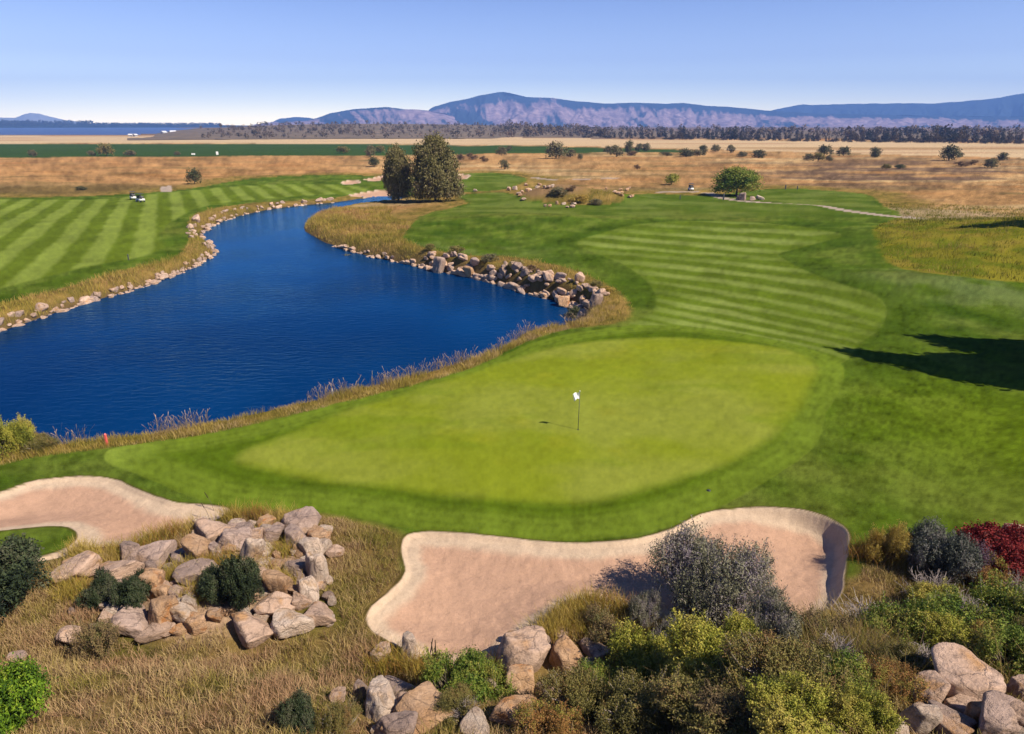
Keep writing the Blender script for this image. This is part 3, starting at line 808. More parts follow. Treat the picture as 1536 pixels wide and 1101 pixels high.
def A(*cs): return [tuple(alb(*c)) for c in cs]
LEAF = {
    'sage': mat_leaf("leaf_sage", A((85, 87, 63), (141, 141, 106), (182, 175, 141), (160, 145, 154)), trans=0.1),
    'mountain_sage': mat_leaf("leaf_grey", A((67, 72, 61), (115, 119, 102), (160, 158, 141), (132, 117, 123)), trans=0.1),
    'yellowgreen': mat_leaf("leaf_yellowgreen", A((108, 118, 42), (175, 179, 64), (220, 210, 86), (236, 214, 108))),
    'olive': mat_leaf("leaf_olive", A((86, 86, 48), (152, 142, 74), (188, 173, 99), (183, 140, 93))),
    'brightgreen': mat_leaf("leaf_brightgreen", A((77, 111, 26), (133, 172, 39), (187, 212, 64), (212, 223, 89))),
    'darkgreen': mat_leaf("leaf_darkgreen", A((34, 44, 28), (62, 76, 46), (92, 104, 66), (112, 110, 84)), trans=0.12),
    'green': mat_leaf("leaf_green", A((79, 108, 38), (132, 159, 58), (183, 190, 79), (212, 190, 99))),
    'red': mat_leaf("leaf_red", A((98, 24, 28), (158, 39, 44), (194, 68, 60), (127, 82, 71))),
    'purple': mat_leaf("leaf_purple", A((73, 57, 66), (113, 91, 107), (145, 124, 136), (120, 60, 77)), trans=0.1),
    'rust': mat_leaf("leaf_rust", A((122, 103, 48), (188, 140, 76), (220, 156, 95), (175, 179, 74))),
    'brown': mat_leaf("leaf_brown", A((91, 76, 58), (146, 122, 86), (185, 154, 105), (140, 140, 79)), trans=0.1),
    'gold': mat_leaf("leaf_gold", A((172, 136, 60), (216, 178, 77), (243, 207, 104), (172, 160, 68))),
    'tree': mat_leaf("leaf_tree", A((84, 82, 44), (136, 126, 72), (166, 154, 98), (168, 146, 108)), trans=0.15),
    'marsh_dark': mat_leaf("leaf_marshdark", A((66, 72, 44), (96, 102, 62), (126, 126, 80), (136, 126, 90)), trans=0.1),
    'marsh': mat_leaf("leaf_marsh", A((86, 88, 56), (130, 126, 84), (164, 152, 104), (150, 128, 96)), trans=0.1),
    'marsh_brown': mat_leaf("leaf_marshbrown", A((100, 76, 54), (146, 112, 80), (172, 134, 98), (134, 122, 82)), trans=0.1),
    'pine': mat_leaf("leaf_pine", A((46, 52, 44), (66, 70, 54), (88, 84, 62), (104, 92, 72)), trans=0.08),
    'pine_brown': mat_leaf("leaf_pinebrown", A((66, 60, 48), (96, 84, 62), (128, 108, 80), (146, 120, 94)), trans=0.08),
}
def mat_plain(name, c, rough=0.7, spec=0.3, noise=0.25, nscale=8.0, metal=0.0):
    m, nt, b = new_mat(name)
    tc = nd(nt, "ShaderNodeTexCoord"); n = nd(nt, "ShaderNodeTexNoise"); n.inputs['Scale'].default_value = nscale; n.inputs['Detail'].default_value = 4
    lk(nt, tc.outputs['Object'], n.inputs['Vector'])
    mr = nd(nt, "ShaderNodeMapRange"); mr.inputs[3].default_value = 1 - noise; mr.inputs[4].default_value = 1 + noise
    lk(nt, n.outputs[0], mr.inputs[0])
    vs = nd(nt, "ShaderNodeVectorMath", operation='SCALE'); vs.inputs[0].default_value = c; lk(nt, mr.outputs[0], vs.inputs['Scale'])
    lk(nt, vs.outputs[0], b.inputs['Base Color'])
    b.inputs['Roughness'].default_value = rough; b.inputs['Specular IOR Level'].default_value = spec; b.inputs['Metallic'].default_value = metal
    return m
M_STEM = mat_plain("stem_brown", (0.11, 0.085, 0.06), 0.9, 0.1, 0.3)
M_TWIG = mat_plain("twig_grey", (0.33, 0.27, 0.24), 0.9, 0.1, 0.3, 3)
M_TRUNK = mat_plain("trunk_bark", (0.10, 0.075, 0.055), 0.95, 0.1, 0.4)
M_WHITE = mat_plain("paint_white", (0.78, 0.77, 0.74), 0.5, 0.4, 0.05)
M_CREAM = mat_plain("body_cream", (0.62, 0.60, 0.55), 0.35, 0.5, 0.05)
M_BLACK = mat_plain("plastic_black", (0.02, 0.02, 0.022), 0.5, 0.4, 0.2)
M_DARKMET = mat_plain("metal_dark", (0.06, 0.06, 0.06), 0.5, 0.4, 0.2)
M_SEAT = mat_plain("seat_grey", (0.12, 0.11, 0.11), 0.7, 0.2, 0.2)
M_REDP = mat_plain("paint_red", (0.62, 0.10, 0.08), 0.5, 0.3, 0.15)
M_ROOFM = mat_plain("roof_pale", (0.55, 0.53, 0.52), 0.6, 0.3, 0.1)
M_WALLM = mat_plain("wall_pale", (0.50, 0.45, 0.40), 0.8, 0.2, 0.1)
M_WINDOW = mat_plain("window_dark", (0.03, 0.035, 0.04), 0.2, 0.5, 0.1)
M_FLAG = mat_plain("flag_cloth", (0.80, 0.79, 0.74), 0.8, 0.2, 0.04)

# ------------------------------------------------------------------ rock shapes
def ico(sub):
    bm = bmesh.new(); bmesh.ops.create_icosphere(bm, subdivisions=sub, radius=1.0)
    v = np.array([x.co[:] for x in bm.verts]); f = np.array([[y.index for y in x.verts] for x in bm.faces]); bm.free()
    return v, f
ICO3, ICO4 = ico(4), ico(5)
def rock_mesh(name, seed, mat, hi=True, planes=11, round_=7.0):
    rng = np.random.default_rng(seed)
    v, f = ICO4 if hi else ICO3
    n = rng.normal(size=(planes, 3)); n /= np.linalg.norm(n, axis=1)[:, None]
    n[0] = (0, 0, 1); n[1] = (0, 0, -1)
    h = rng.uniform(0.62, 1.0, planes); h[0] = rng.uniform(0.55, 0.85); h[1] = 0.6
    d = v @ n.T
    q = np.maximum(d, 1e-3) / h[None, :]
    r = 1.0 / (np.sum(q ** round_, 1) ** (1.0 / round_))
    r = np.minimum(r, 1.35)
    p = v * r[:, None]
    k = fbm(p[:, 0] * 1.6 + seed, p[:, 1] * 1.6 + p[:, 2] * 1.3, 4, seed) * 0.10 + fbm(p[:, 0] * 5 + seed, p[:, 1] * 5 + p[:, 2] * 4.1, 3, seed + 2) * 0.025
    p = p * (1 + k)[:, None]
    p /= np.abs(p).max(0)[None, :]
    me = np_mesh(name, p, f, mat)
    return me
ROCKS = {}
for mk, mm in (("tan", M_TAN), ("orange", M_ORANGE), ("grey", M_GREYROCK), ("pale", M_PALE)):
    ROCKS[mk] = [rock_mesh("boulder_" + mk, 100 + 13 * i + len(mk), mm, True, 8 + i, 9.0 + (i % 3) * 9) for i in range(6)]
STONES = [rock_mesh("stone", 300 + 7 * i, (M_TAN, M_TAN, M_GREYROCK)[i % 3], False, 8 + i % 4, 12.0) for i in range(8)]

def rock(u, v, w, h, kind_, label, group, name="boulder", seed=0, sink=0.22, rot=None, tall=1.0, level=None):
    """a boulder whose middle is seen at (u, v), w by h pixels in the photograph"""
    rng = random.Random(seed * 77 + int(u * 13) + int(v * 7))
    x, y, z = P(u, v + 0.32 * h, level)
    if v > 600: w *= 1.18; h *= 1.18
    if 'outcrop' in group and 'rubble' not in group: w *= 1.1; h *= 1.1
    zc = y * CP + (CAM_H - z) * SP
    k = zc / F
    dep = math.atan2(CAM_H - z, math.hypot(x, y))
    W = w * k
    D = W * rng.uniform(0.75, 1.0)
    H = max(0.38 * W, (h * k - D * math.sin(dep) * 0.75) / math.cos(dep)) * tall
    me = rng.choice(ROCKS[kind_] if kind_ in ROCKS else STONES)
    o = link(name, me)
    zg = float(ground_z(x, y)[0])
    o.scale = (W * 0.56, D * 0.56, H * 0.62)
    o.location = (x, y + 0.1 * D, zg + H * 0.62 * (1 - sink * 2))
    o.rotation_euler = (rng.uniform(-0.25, 0.25), rng.uniform(-0.25, 0.25), rng.uniform(-0.5, 0.5) if rot is None else rot)
    tag(o, label, "rock", group)
    ROCK_SPOTS.append((x, y + 0.1 * D, W * 0.5))
    return o
ROCK_SPOTS = []

# ------------------------------------------------------------------ plants
def leaf_quads(pos, nrm, length, width, rng, droop=0.0):
    n = len(pos)
    t = rng.normal(size=(n, 3)); t -= (t * nrm).sum(1)[:, None] * nrm
    t[:, 2] += 0.35 - droop
    t /= np.linalg.norm(t, axis=1)[:, None] + 1e-9
    b = np.cross(nrm, t); b /= np.linalg.norm(b, axis=1)[:, None] + 1e-9
    L = (length * rng.uniform(0.6, 1.3, n))[:, None]; W = (width * rng.uniform(0.6, 1.3, n))[:, None]
    v = np.stack([pos - t * L * .5, pos + b * W * .5 + nrm * W * 0.15, pos + t * L * .5, pos - b * W * .5 + nrm * W * 0.15], 1).reshape(-1, 3)
    f = np.arange(n * 4).reshape(n, 4)
    return v, f

def crown_points(lobes, n, rng, inner=0.45, zmin=-0.4):
    lobes = np.array(lobes, float)
    wt = (lobes[:, 3] * lobes[:, 4] + lobes[:, 3] * lobes[:, 5] + lobes[:, 4] * lobes[:, 5]); wt /= wt.sum()
    pick = rng.choice(len(lobes), n, p=wt)
    d = rng.normal(size=(n, 3)); d /= np.linalg.norm(d, axis=1)[:, None]
    d[:, 2] = np.where(d[:, 2] < zmin, -d[:, 2] * 0.6, d[:, 2])
    d /= np.linalg.norm(d, axis=1)[:, None]
    r = 1 - (1 - inner) * rng.random(n) ** 2.2
    bump = 1 + 0.16 * fbm(d[:, 0] * 2.2 + pick * 3.1, d[:, 1] * 2.2 + d[:, 2] * 1.7, 3, 5)
    c = lobes[pick, :3] + d * lobes[pick, 3:] * (r * bump)[:, None]
    return c, d

def tubes(paths, r0, r1, sides=4):
    V, Fc = [], []; base = 0
    for p in paths:
        p = np.asarray(p, float); m = len(p)
        for k in range(m):
            tdir = p[min(k + 1, m - 1)] - p[max(k - 1, 0)]; tdir = tdir / (np.linalg.norm(tdir) + 1e-9)
            a = np.cross(tdir, (0.3, 0.9, 0.1)); a /= np.linalg.norm(a) + 1e-9; bb = np.cross(tdir, a)
            r = r0 + (r1 - r0) * k / (m - 1)
            for s in range(sides):
                an = 2 * math.pi * s / sides
                V.append(p[k] + (a * math.cos(an) + bb * math.sin(an)) * r)
        for k in range(m - 1):
            for s in range(sides):
                Fc.append((base + k * sides + s, base + k * sides + (s + 1) % sides, base + (k + 1) * sides + (s + 1) % sides, base + (k + 1) * sides + s))
        base += m * sides
    return np.array(V), np.array(Fc)

def rand_lobes(seed, n, flat=1.0):
    """an uneven bush outline from many unequal lobes"""
    r = np.random.default_rng(seed); L = [(0, 0, 0.34, 0.5, 0.5, 0.36)]
    for k in range(n):
        a = r.uniform(0, 2 * math.pi); q = r.uniform(0.25, 0.72); s = r.uniform(0.20, 0.40)
        zc = r.uniform(0.22, 0.72) * (1.0 - 0.35 * q) * flat
        L.append((math.cos(a) * q, math.sin(a) * q, zc, s * r.uniform(0.8, 1.2), s * r.uniform(0.8, 1.2), s * r.uniform(0.7, 1.1)))
    return L

def shrub_meshes(key, seed, lobes, n_clump, per, leaf, leaf_w, clump_r, stems=24, inner=0.5, spike=0.0, stem_mat=None, gaps=1.6):
    """leaves and stems of a bush about 1 m in radius; z from 0"""
    rng = np.random.default_rng(seed)
    c, d = crown_points(rand_lobes(seed, lobes), int(n_clump * gaps), rng, inner)
    gap = fbm(c[:, 0] * 3.1 + seed, c[:, 1] * 3.1 + c[:, 2] * 2.3, 2, seed + 4) + 0.5 * fbm(c[:, 2] * 4.7, c[:, 0] * 2.9 - c[:, 1] * 2.2 + seed, 2, seed + 6)
    o_ = np.argsort(-gap)[:n_clump]                       # leaves gather in sprays, with gaps between them
    c, d = c[o_], d[o_]
    c[:, 2] = np.maximum(c[:, 2], 0.03)
    # shoots that stand out of the outline
    ns = max(6, int(n_clump * 0.05)); si = rng.choice(n_clump, ns)
    sd = d[si] * np.array([0.8, 0.8, 0.7]) + rng.normal(size=(ns, 3)) * 0.3 + np.array([0, 0, 0.75]); sd /= np.linalg.norm(sd, axis=1)[:, None]
    sl = rng.uniform(0.6, 1.5, ns) * (0.10 + spike)
    shoots = []; ex = []; exd = []
    for q in range(ns):
        a0 = c[si[q]]; e = a0 + sd[q] * sl[q]
        shoots.append([a0 - sd[q] * 0.1, (a0 + e) / 2, e])
        m = max(2, int(sl[q] / 0.035))
        for k in range(m):
            ex.append(a0 + sd[q] * sl[q] * (k + 0.5) / m); exd.append(sd[q])
    n = n_clump * per
    cc = np.repeat(c, per, 0); dd = np.repeat(d, per, 0)
    off = rng.normal(size=(n, 3)) * clump_r
    if spike > 0:
        off = off * 0.6 + dd * (rng.random(n) * clump_r * 2.4)[:, None] + np.array([0, 0, 1]) * (rng.random(n) * clump_r * 1.5)[:, None]
    pos = cc + off
    ex = np.repeat(np.array(ex), 5, 0); exd = np.repeat(np.array(exd), 5, 0)
    ex = ex + rng.normal(size=ex.shape) * leaf * 0.35
    pos = np.concatenate([pos, ex]); pos[:, 2] = np.maximum(pos[:, 2], 0.01)
    nr_ = np.concatenate([dd, exd]) + rng.normal(size=pos.shape) * 0.75 + np.array([0, 0, 0.25]); nr_ /= np.linalg.norm(nr_, axis=1)[:, None]
    v, f = leaf_quads(pos, nr_, leaf, leaf_w, rng)
    me = np_mesh("foliage_" + key, v, f, LEAF[key], smooth=False)
    patch = 0.5 + 0.75 * fbm(c[:, 0] * 2.0 + seed, c[:, 1] * 2.0 + c[:, 2] * 1.6, 3, seed)
    var = np.repeat(patch + rng.normal(size=n_clump) * 0.15, per) + rng.normal(size=n) * 0.14
    var = np.concatenate([var, 0.6 + rng.normal(size=len(ex)) * 0.2])
    attr_float(me, "var", np.repeat(np.clip(var, 0, 1), 4))
    k = rng.choice(n_clump, min(stems, n_clump), replace=False)
    paths = []
    for i in k:
        e = c[i] * rng.uniform(0.95, 1.1); b0 = np.array([e[0] * 0.15, e[1] * 0.15, 0.0]); m = (b0 + e) / 2 + np.array([e[0] * 0.08, e[1] * 0.08, 0.1]) + rng.normal(size=3) * 0.05
        paths.append([b0, m, e])
    sv, sf = tubes(paths, 0.020, 0.006); sv2, sf2 = tubes(shoots, 0.007, 0.004)
    st = np_mesh("stems", np.concatenate([sv, sv2]), np.concatenate([sf, sf2 + len(sv)]), stem_mat or M_STEM)
    return me, st

DOME = [(0, 0, 0.42, 0.80, 0.80, 0.50), (0.38, 0.2, 0.36, 0.55, 0.55, 0.42), (-0.42, 0.1, 0.34, 0.55, 0.55, 0.40), (0.05, -0.42, 0.32, 0.55, 0.5, 0.38), (0.1, 0.4, 0.4, 0.5, 0.5, 0.45)]
WIDE = [(0, 0, 0.40, 0.62, 0.6, 0.5), (0.55, 0.1, 0.34, 0.45, 0.5, 0.36), (-0.55, -0.05, 0.36, 0.45, 0.5, 0.40), (0.25, -0.5, 0.28, 0.42, 0.42, 0.32), (-0.3, 0.45, 0.38, 0.42, 0.42, 0.42), (-0.25, -0.5, 0.26, 0.4, 0.36, 0.3)]
ROUND = [(0, 0, 0.52, 0.9, 0.9, 0.52), (0.2, 0.1, 0.7, 0.6, 0.6, 0.36), (-0.25, -0.1, 0.62, 0.62, 0.62, 0.4)]
NEAR = {}
def near_proto(key, seed, lobes, n, per, leaf, lw, cr, **kw): NEAR.setdefault(key, []).append(shrub_meshes(key, seed, lobes, n, per, leaf, lw, cr, **kw))
near_proto('sage', 1, 20, 1700, 26, 0.048, 0.013, 0.055, spike=0.14, stem_mat=M_TWIG, stems=200, gaps=1.15)
near_proto('sage', 2, 11, 1000, 26, 0.055, 0.015, 0.06, spike=0.18, stem_mat=M_TWIG, stems=220)
near_proto('mountain_sage', 3, 11, 1400, 26, 0.055, 0.018, 0.055, spike=0.12, stems=120, stem_mat=M_TWIG, gaps=1.2)
near_proto('yellowgreen', 4, 12, 1100, 24, 0.050, 0.028, 0.07, spike=0.24, stems=140)
near_proto('yellowgreen', 5, 14, 1100, 24, 0.050, 0.028, 0.07, spike=0.26, stems=140)
near_proto('olive', 6, 12, 1200, 24, 0.042, 0.022, 0.065, spike=0.18, stems=160, stem_mat=M_TWIG)
near_proto('olive', 7, 14, 1200, 24, 0.042, 0.022, 0.065, spike=0.22, stems=160)
near_proto('brightgreen', 8, 12, 900, 26, 0.075, 0.030, 0.08, spike=0.20, stems=60)
near_proto('darkgreen', 9, 12, 1400, 26, 0.060, 0.032, 0.06, spike=0.10, stems=60, gaps=1.2)
near_proto('darkgreen', 10, 14, 1400, 26, 0.060, 0.032, 0.06, spike=0.12, stems=60, gaps=1.2)
near_proto('green', 11, 14, 800, 24, 0.062, 0.028, 0.085, spike=0.34, stems=160)
near_proto('green', 12, 11, 800, 24, 0.062, 0.028, 0.085, spike=0.34, stems=160, stem_mat=M_TWIG)
near_proto('red', 13, 13, 1400, 26, 0.060, 0.034, 0.07, spike=0.12, stems=90, gaps=1.2)
near_proto('purple', 14, 12, 600, 22, 0.055, 0.026, 0.07, spike=0.16, stems=200, stem_mat=M_TWIG)
near_proto('rust', 15, 13, 800, 24, 0.048, 0.024, 0.07, spike=0.20, stems=120)
near_proto('brown', 16, 10, 500, 22, 0.055, 0.022, 0.075, spike=0.26, stems=160)
near_proto('gold', 17, 10, 600, 26, 0.10, 0.012, 0.08, spike=0.30, stems=40)

def twig_bush(seed):
    rng = np.random.default_rng(seed); paths = []
    for i in range(70):
        an = rng.uniform(0, 2 * math.pi); el = rng.uniform(0.25, 1.45); L = rng.uniform(0.55, 1.05)
        d = np.array([math.cos(an) * math.cos(el), math.sin(an) * math.cos(el), math.sin(el)])
        p = [d * L * t + np.array([0, 0, 0.02]) + rng.normal(size=3) * 0.03 * t for t in (0, 0.3, 0.6, 0.85, 1.0)]
        paths.append(p)
        for k in range(5):
            q = p[2 + k % 3]; dd = d + rng.normal(size=3) * 0.6; dd /= np.linalg.norm(dd)
            paths.append([q, q + dd * 0.14, q + dd * 0.30 + rng.normal(size=3) * 0.05])
    v, f = tubes(paths, 0.012, 0.004, 3)
    return np_mesh("twigs", v, f, M_TWIG)
TWIGS = [twig_bush(71), twig_bush(72)]

def place_empty(name, loc, rz=0.0, sc=(1, 1, 1)):
    e = bpy.data.objects.new(name, None); COL.objects.link(e)
    e.empty_display_size = 0.2
    e.location = loc; e.rotation_euler = (0, 0, rz); e.scale = sc
    return e

def bush(u, vbase, w, h, key, label, group, var=0, rz=None, name="shrub", dz=0.0):
    """bush standing at the land seen at (u, vbase), about w px wide and h px tall"""
    x, y, z = P(u, vbase)
    zc = y * CP + (CAM_H - z) * SP
    k = zc / F
    W = w * k
    dep = math.atan2(CAM_H - z, math.hypot(x, y))
    H = max(0.45 * W, (h * k - 0.35 * W * math.sin(dep)) / math.cos(dep))
    y += 0.42 * W; x *= (y / (y - 0.42 * W))
    zg = float(ground_z(x, y)[0])
    r = W * {'sage': 0.46, 'darkgreen': 0.58, 'brightgreen': 0.58, 'red': 0.56, 'mountain_sage': 0.52}.get(key, 0.55)
    rng = random.Random(int(u * 31 + vbase * 17))
    e = place_empty(name, (x, y, zg - 0.05 + dz), rng.uniform(-3.1, 3.1) if rz is None else rz, (r, r, H / 1.0))
    tag(e, label, "shrub", group)
    me, st = NEAR[key][var % len(NEAR[key])]
    link("foliage", me, e); link("stems", st, e)
    return e

def twig(u, vbase, w, h, label, group, var=0):
    x, y, z = P(u, vbase); zc = y * CP + (CAM_H - z) * SP; k = zc / F
    o = link("bare_shrub", TWIGS[var % 2]); o.location = (x, y, float(ground_z(x, y)[0]) - 0.03)
    o.scale = (w * k * 0.5, w * k * 0.5, h * k * 0.95); o.rotation_euler = (0, 0, u)
    tag(o, label, "shrub", group)
    return o
#PART4
# ------------------------------------------------------------------ boulders in front
OUT = "boulders of the outcrop between the two bunkers"
for i, (u, v, w, h, k, lab) in enumerate([
    (318, 797, 44, 32, 'tan', "broad tan boulder at the outcrop's upper left, nearest the left bunker's end"),
    (298, 832, 36, 36, 'orange', "orange and cream wedge boulder just below the broad tan one at the outcrop's upper left"),
    (322, 834, 24, 24, 'grey', "small dark grey rock touching the right side of the orange wedge boulder"),
    (351, 812, 38, 30, 'grey', "dark mottled grey-brown boulder between the broad tan and the upright rocks"),
    (381, 808, 26, 22, 'tan', "reddish tan rock sitting on top of the tall upright boulder"),
    (381, 834, 30, 42, 'pale', "tall upright cream boulder in the middle of the outcrop, above the dark green bush"),
    (409, 801, 34, 24, 'grey', "grey lichen-spotted boulder leaning at the upper middle of the outcrop"),
    (397, 784, 22, 16, 'orange', "small yellowish rock on the grassy top edge of the outcrop"),
    (356, 788, 18, 16, 'pale', "small white rock on the top edge, right of the broad tan boulder"),
    (378, 786, 12, 10, 'pale', "tiny pale rock in the grass at the outcrop's top edge"),
    (447, 788, 44, 20, 'grey', "flat grey slab crowning the right-hand stack of the outcrop"),
    (475, 804, 30, 24, 'orange', "salmon-coloured block at the top right corner of the outcrop"),
    (440, 808, 30, 26, 'grey', "reddish grey block directly under the flat crowning slab"),
    (485, 824, 22, 22, 'pale', "pale rounded rock on the right edge under the salmon block"),
    (466, 828, 26, 28, 'pale', "white-streaked boulder in the right-hand stack, left of the pale rounded rock"),
    (449, 856, 32, 30, 'grey', "grey and white pitted boulder halfway down the right-hand stack"),
    (477, 860, 30, 48, 'pale', "tall pinkish boulder forming the right flank of the outcrop"),
    (501, 830, 20, 18, 'tan', "small tan rock half in the grass right of the outcrop's flank"),
    (419, 880, 32, 38, 'orange', "smooth orange egg-shaped boulder right of the dark green bush in the outcrop"),
    (413, 852, 18, 18, 'orange', "small orange rock resting just above the egg-shaped boulder"),
    (463, 893, 22, 34, 'pale', "narrow white boulder standing below the pitted grey one"),
    (450, 904, 26, 22, 'tan', "tan rock wedged at the foot of the narrow white boulder"),
    (412, 911, 46, 22, 'tan', "flat overhanging tan slab beneath the egg-shaped boulder"),
    (438, 932, 46, 38, 'pale', "big cream block at the lower right of the outcrop"),
    (477, 926, 44, 22, 'tan', "low tan rock trailing into the grass at the outcrop's lower right end"),
    (377, 946, 52, 38, 'tan', "large plain brown-tan boulder at the bottom of the outcrop, below the dark bush"),
    (114, 858, 52, 36, 'tan', "wide peach boulder at the outcrop's left end, right of the large dark bush"),
    (176, 862, 58, 28, 'tan', "long smooth peach boulder behind the low pair of bushes"),
    (147, 843, 20, 14, 'grey', "small grey stone on top between the two peach boulders"),
    (193, 834, 26, 30, 'grey', "rough grey standing rock beside grass tufts at the sand's lower edge"),
    (233, 833, 50, 28, 'grey', "long dark grey ledge rock below the grassy rim of the left bunker"),
    (272, 838, 28, 22, 'grey', "dark brown rock filling the gap right of the ledge rock"),
    (292, 863, 48, 26, 'grey', "dark grey tilted boulder under the orange wedge"),
    (228, 882, 26, 38, 'orange', "orange rock standing right of the low pair of bushes"),
    (248, 893, 24, 26, 'orange', "ochre block next to the standing orange rock"),
    (268, 892, 22, 22, 'tan', "small square tan block right of the ochre block"),
    (243, 925, 34, 40, 'orange', "boulder with a rust-orange left face in the outcrop's front row"),
    (276, 917, 46, 28, 'pale', "pale cream boulder with a dark cleft in the outcrop's front row"),
    (293, 935, 32, 26, 'orange', "bright orange stained rock at the right end of the front row"),
    (202, 934, 48, 30, 'grey', "flat-topped grey-pink boulder below the low pair of bushes"),
    (231, 951, 40, 20, 'tan', "low tan rock sunk in grass below the rust-faced boulder"),
    (107, 958, 28, 28, 'tan', "lone round pinkish rock in the dry grass left of the brown bush"),
    (160, 928, 24, 20, 'tan', "small tan rock behind the brown bush"),
    (22, 990, 22, 10, 'grey', "small dark stone lying in the dry grass at far left")]):
    rock(u, v, w, h, k, lab, OUT, seed=i)
MIDG = "boulders below the lower end of the large bunker"
for i, (u, v, w, h, k, lab) in enumerate([
    (568, 1054, 52, 52, 'pale', "large flat-faced cream boulder at the left of the bottom cluster"),
    (598, 1030, 42, 28, 'grey', "striped grey-mauve boulder behind the flat-faced cream one"),
    (604, 1050, 28, 26, 'tan', "small tan rock wedged between the cream and striped boulders"),
    (630, 1072, 74, 46, 'orange', "wide ochre boulder with an orange stain at the bottom edge"),
    (545, 1038, 22, 26, 'grey', "grey rock half hidden behind the cream boulder's left side"),
    (612, 976, 28, 38, 'pale', "white pointed rock on the left lip of the large bunker's lower end"),
    (573, 980, 28, 26, 'tan', "brownish rock in the grass left of the white pointed rock"),
    (739, 1037, 20, 32, 'pale', "small pale upright rock among the green weeds"),
    (717, 1092, 44, 30, 'pale', "white and purple-grey mottled rock at the bottom edge"),
    (510, 1047, 26, 18, 'tan', "small tan rock in yellow grass left of the bottom cluster"),
    (598, 1098, 64, 24, 'grey', "flat grey rock cut off by the bottom edge below the cream boulder"),
    (788, 986, 66, 68, 'tan', "largest boulder, domed and grey-tan with a long crack, at the large bunker's lower tip"),
    (778, 1032, 42, 44, 'orange', "yellowish boulder leaning under the cracked domed one"),
    (820, 1037, 28, 26, 'tan', "small pink rock at the lower right of the cracked domed boulder"),
    (846, 980, 48, 48, 'orange', "rounded ochre boulder with a flat top, right of the cracked domed one"),
    (816, 970, 20, 26, 'grey', "narrow grey rock squeezed between the domed and the rounded boulders"),
    (893, 978, 44, 32, 'tan', "angular tan boulder against the brown-red shrub"),
    (881, 1001, 26, 24, 'tan', "small tan rock under the angular boulder"),
    (771, 1071, 58, 38, 'orange', "pinkish sloping boulder beneath the green weeds near the bottom edge"),
    (914, 952, 14, 24, 'tan', "small rock in shade below the big sage bush"),
    (845, 952, 26, 14, 'tan', "small flat rock in golden grass above the rounded ochre boulder")]):
    rock(u, v, w, h, k, lab, MIDG, seed=50 + i)
RG = "boulders in the lower right corner"
for i, (u, v, w, h, k, lab) in enumerate([
    (1443, 1020, 84, 76, 'tan', "largest pointed boulder of the corner, peach with one dark side"),
    (1398, 1042, 50, 46, 'tan', "rounded tan boulder leaning on the left of the largest pointed one"),
    (1381, 1079, 52, 50, 'pale', "smooth egg-like pale boulder in front at the left of the corner pile"),
    (1447, 1058, 46, 30, 'tan', "brown-tan boulder directly in front of the pointed one"),
    (1428, 1080, 48, 28, 'grey', "grey boulder in the middle of the corner pile"),
    (1466, 1072, 32, 36, 'orange', "ochre-faced rock right of the middle grey boulder"),
    (1490, 1052, 36, 18, 'tan', "thin flat rock right of the pointed boulder's foot"),
    (1497, 1082, 72, 56, 'grey', "big dark grey boulder in shadow at the corner"),
    (1526, 1078, 42, 52, 'tan', "tan boulder at the frame's right edge beside the dark grey one"),
    (1530, 1038, 26, 32, 'tan', "small tan rock at the right edge under the green shrubs"),
    (1338, 1097, 38, 20, 'pale', "pale pinkish rock at the bottom edge, left end of the corner pile"),
    (1425, 1099, 52, 16, 'tan', "low tan rock at the bottom edge below the middle grey boulder"),
    (1250, 1096, 36, 20, 'tan', "single grey-tan rock poking out of shrubs at the bottom edge"),
    (1405, 1066, 26, 22, 'tan', "small round rock behind the smooth egg-like boulder")]):
    rock(u, v, w, h, k, lab, RG, seed=193 + i)
# rubble that fills the outcrops
rr_ = random.Random(44)
for (boxes, group, lab, n) in (([(290, 500, 785, 935)], "rubble of the left outcrop", "small pinkish rubble stone packed among the larger boulders of the left outcrop", 84),
                               ([(95, 290, 836, 950)], "rubble of the outcrop's left half", "small tan rubble stone in the left half of the outcrop", 34),
                               ([(1340, 1536, 1035, 1101)], "rubble in the corner pile", "small stone filling gaps of the lower right boulder pile", 16),
                               ([(545, 680, 1030, 1101), (745, 920, 950, 1070)], "rubble of the bottom cluster", "small stone filling gaps below the large bunker's tip", 26)):
    for i in range(n):
        u0, u1, v0, v1 = rr_.choice(boxes); s_ = rr_.uniform(10, 24)
        u_, v_ = rr_.uniform(u0, u1), rr_.uniform(v0, v1)
        if u0 == 290 and (u_ - 395) / 105 < -((v_ - 790) / 140) + 0.15 and v_ > 850: continue
        rock(u_, v_, s_, s_ * rr_.uniform(.6, .95), rr_.choice(['tan', 'pale', 'orange', 'grey', 'pale', 'tan']), lab, group, seed=700 + i, sink=0.08)
rock(1459, 815, 24, 28, 'tan', "tan rock with a dark side, standing just left of the red shrub", "rocks by the red shrub", seed=120)
rock(1525, 800, 30, 28, 'tan', "grey-tan rock on the lawn edge above the red shrub", "rocks by the red shrub", seed=121)
rock(1508, 812, 18, 10, 'tan', "small flat rock beside the grey-tan rock above the red shrub", "rocks by the red shrub", seed=122)

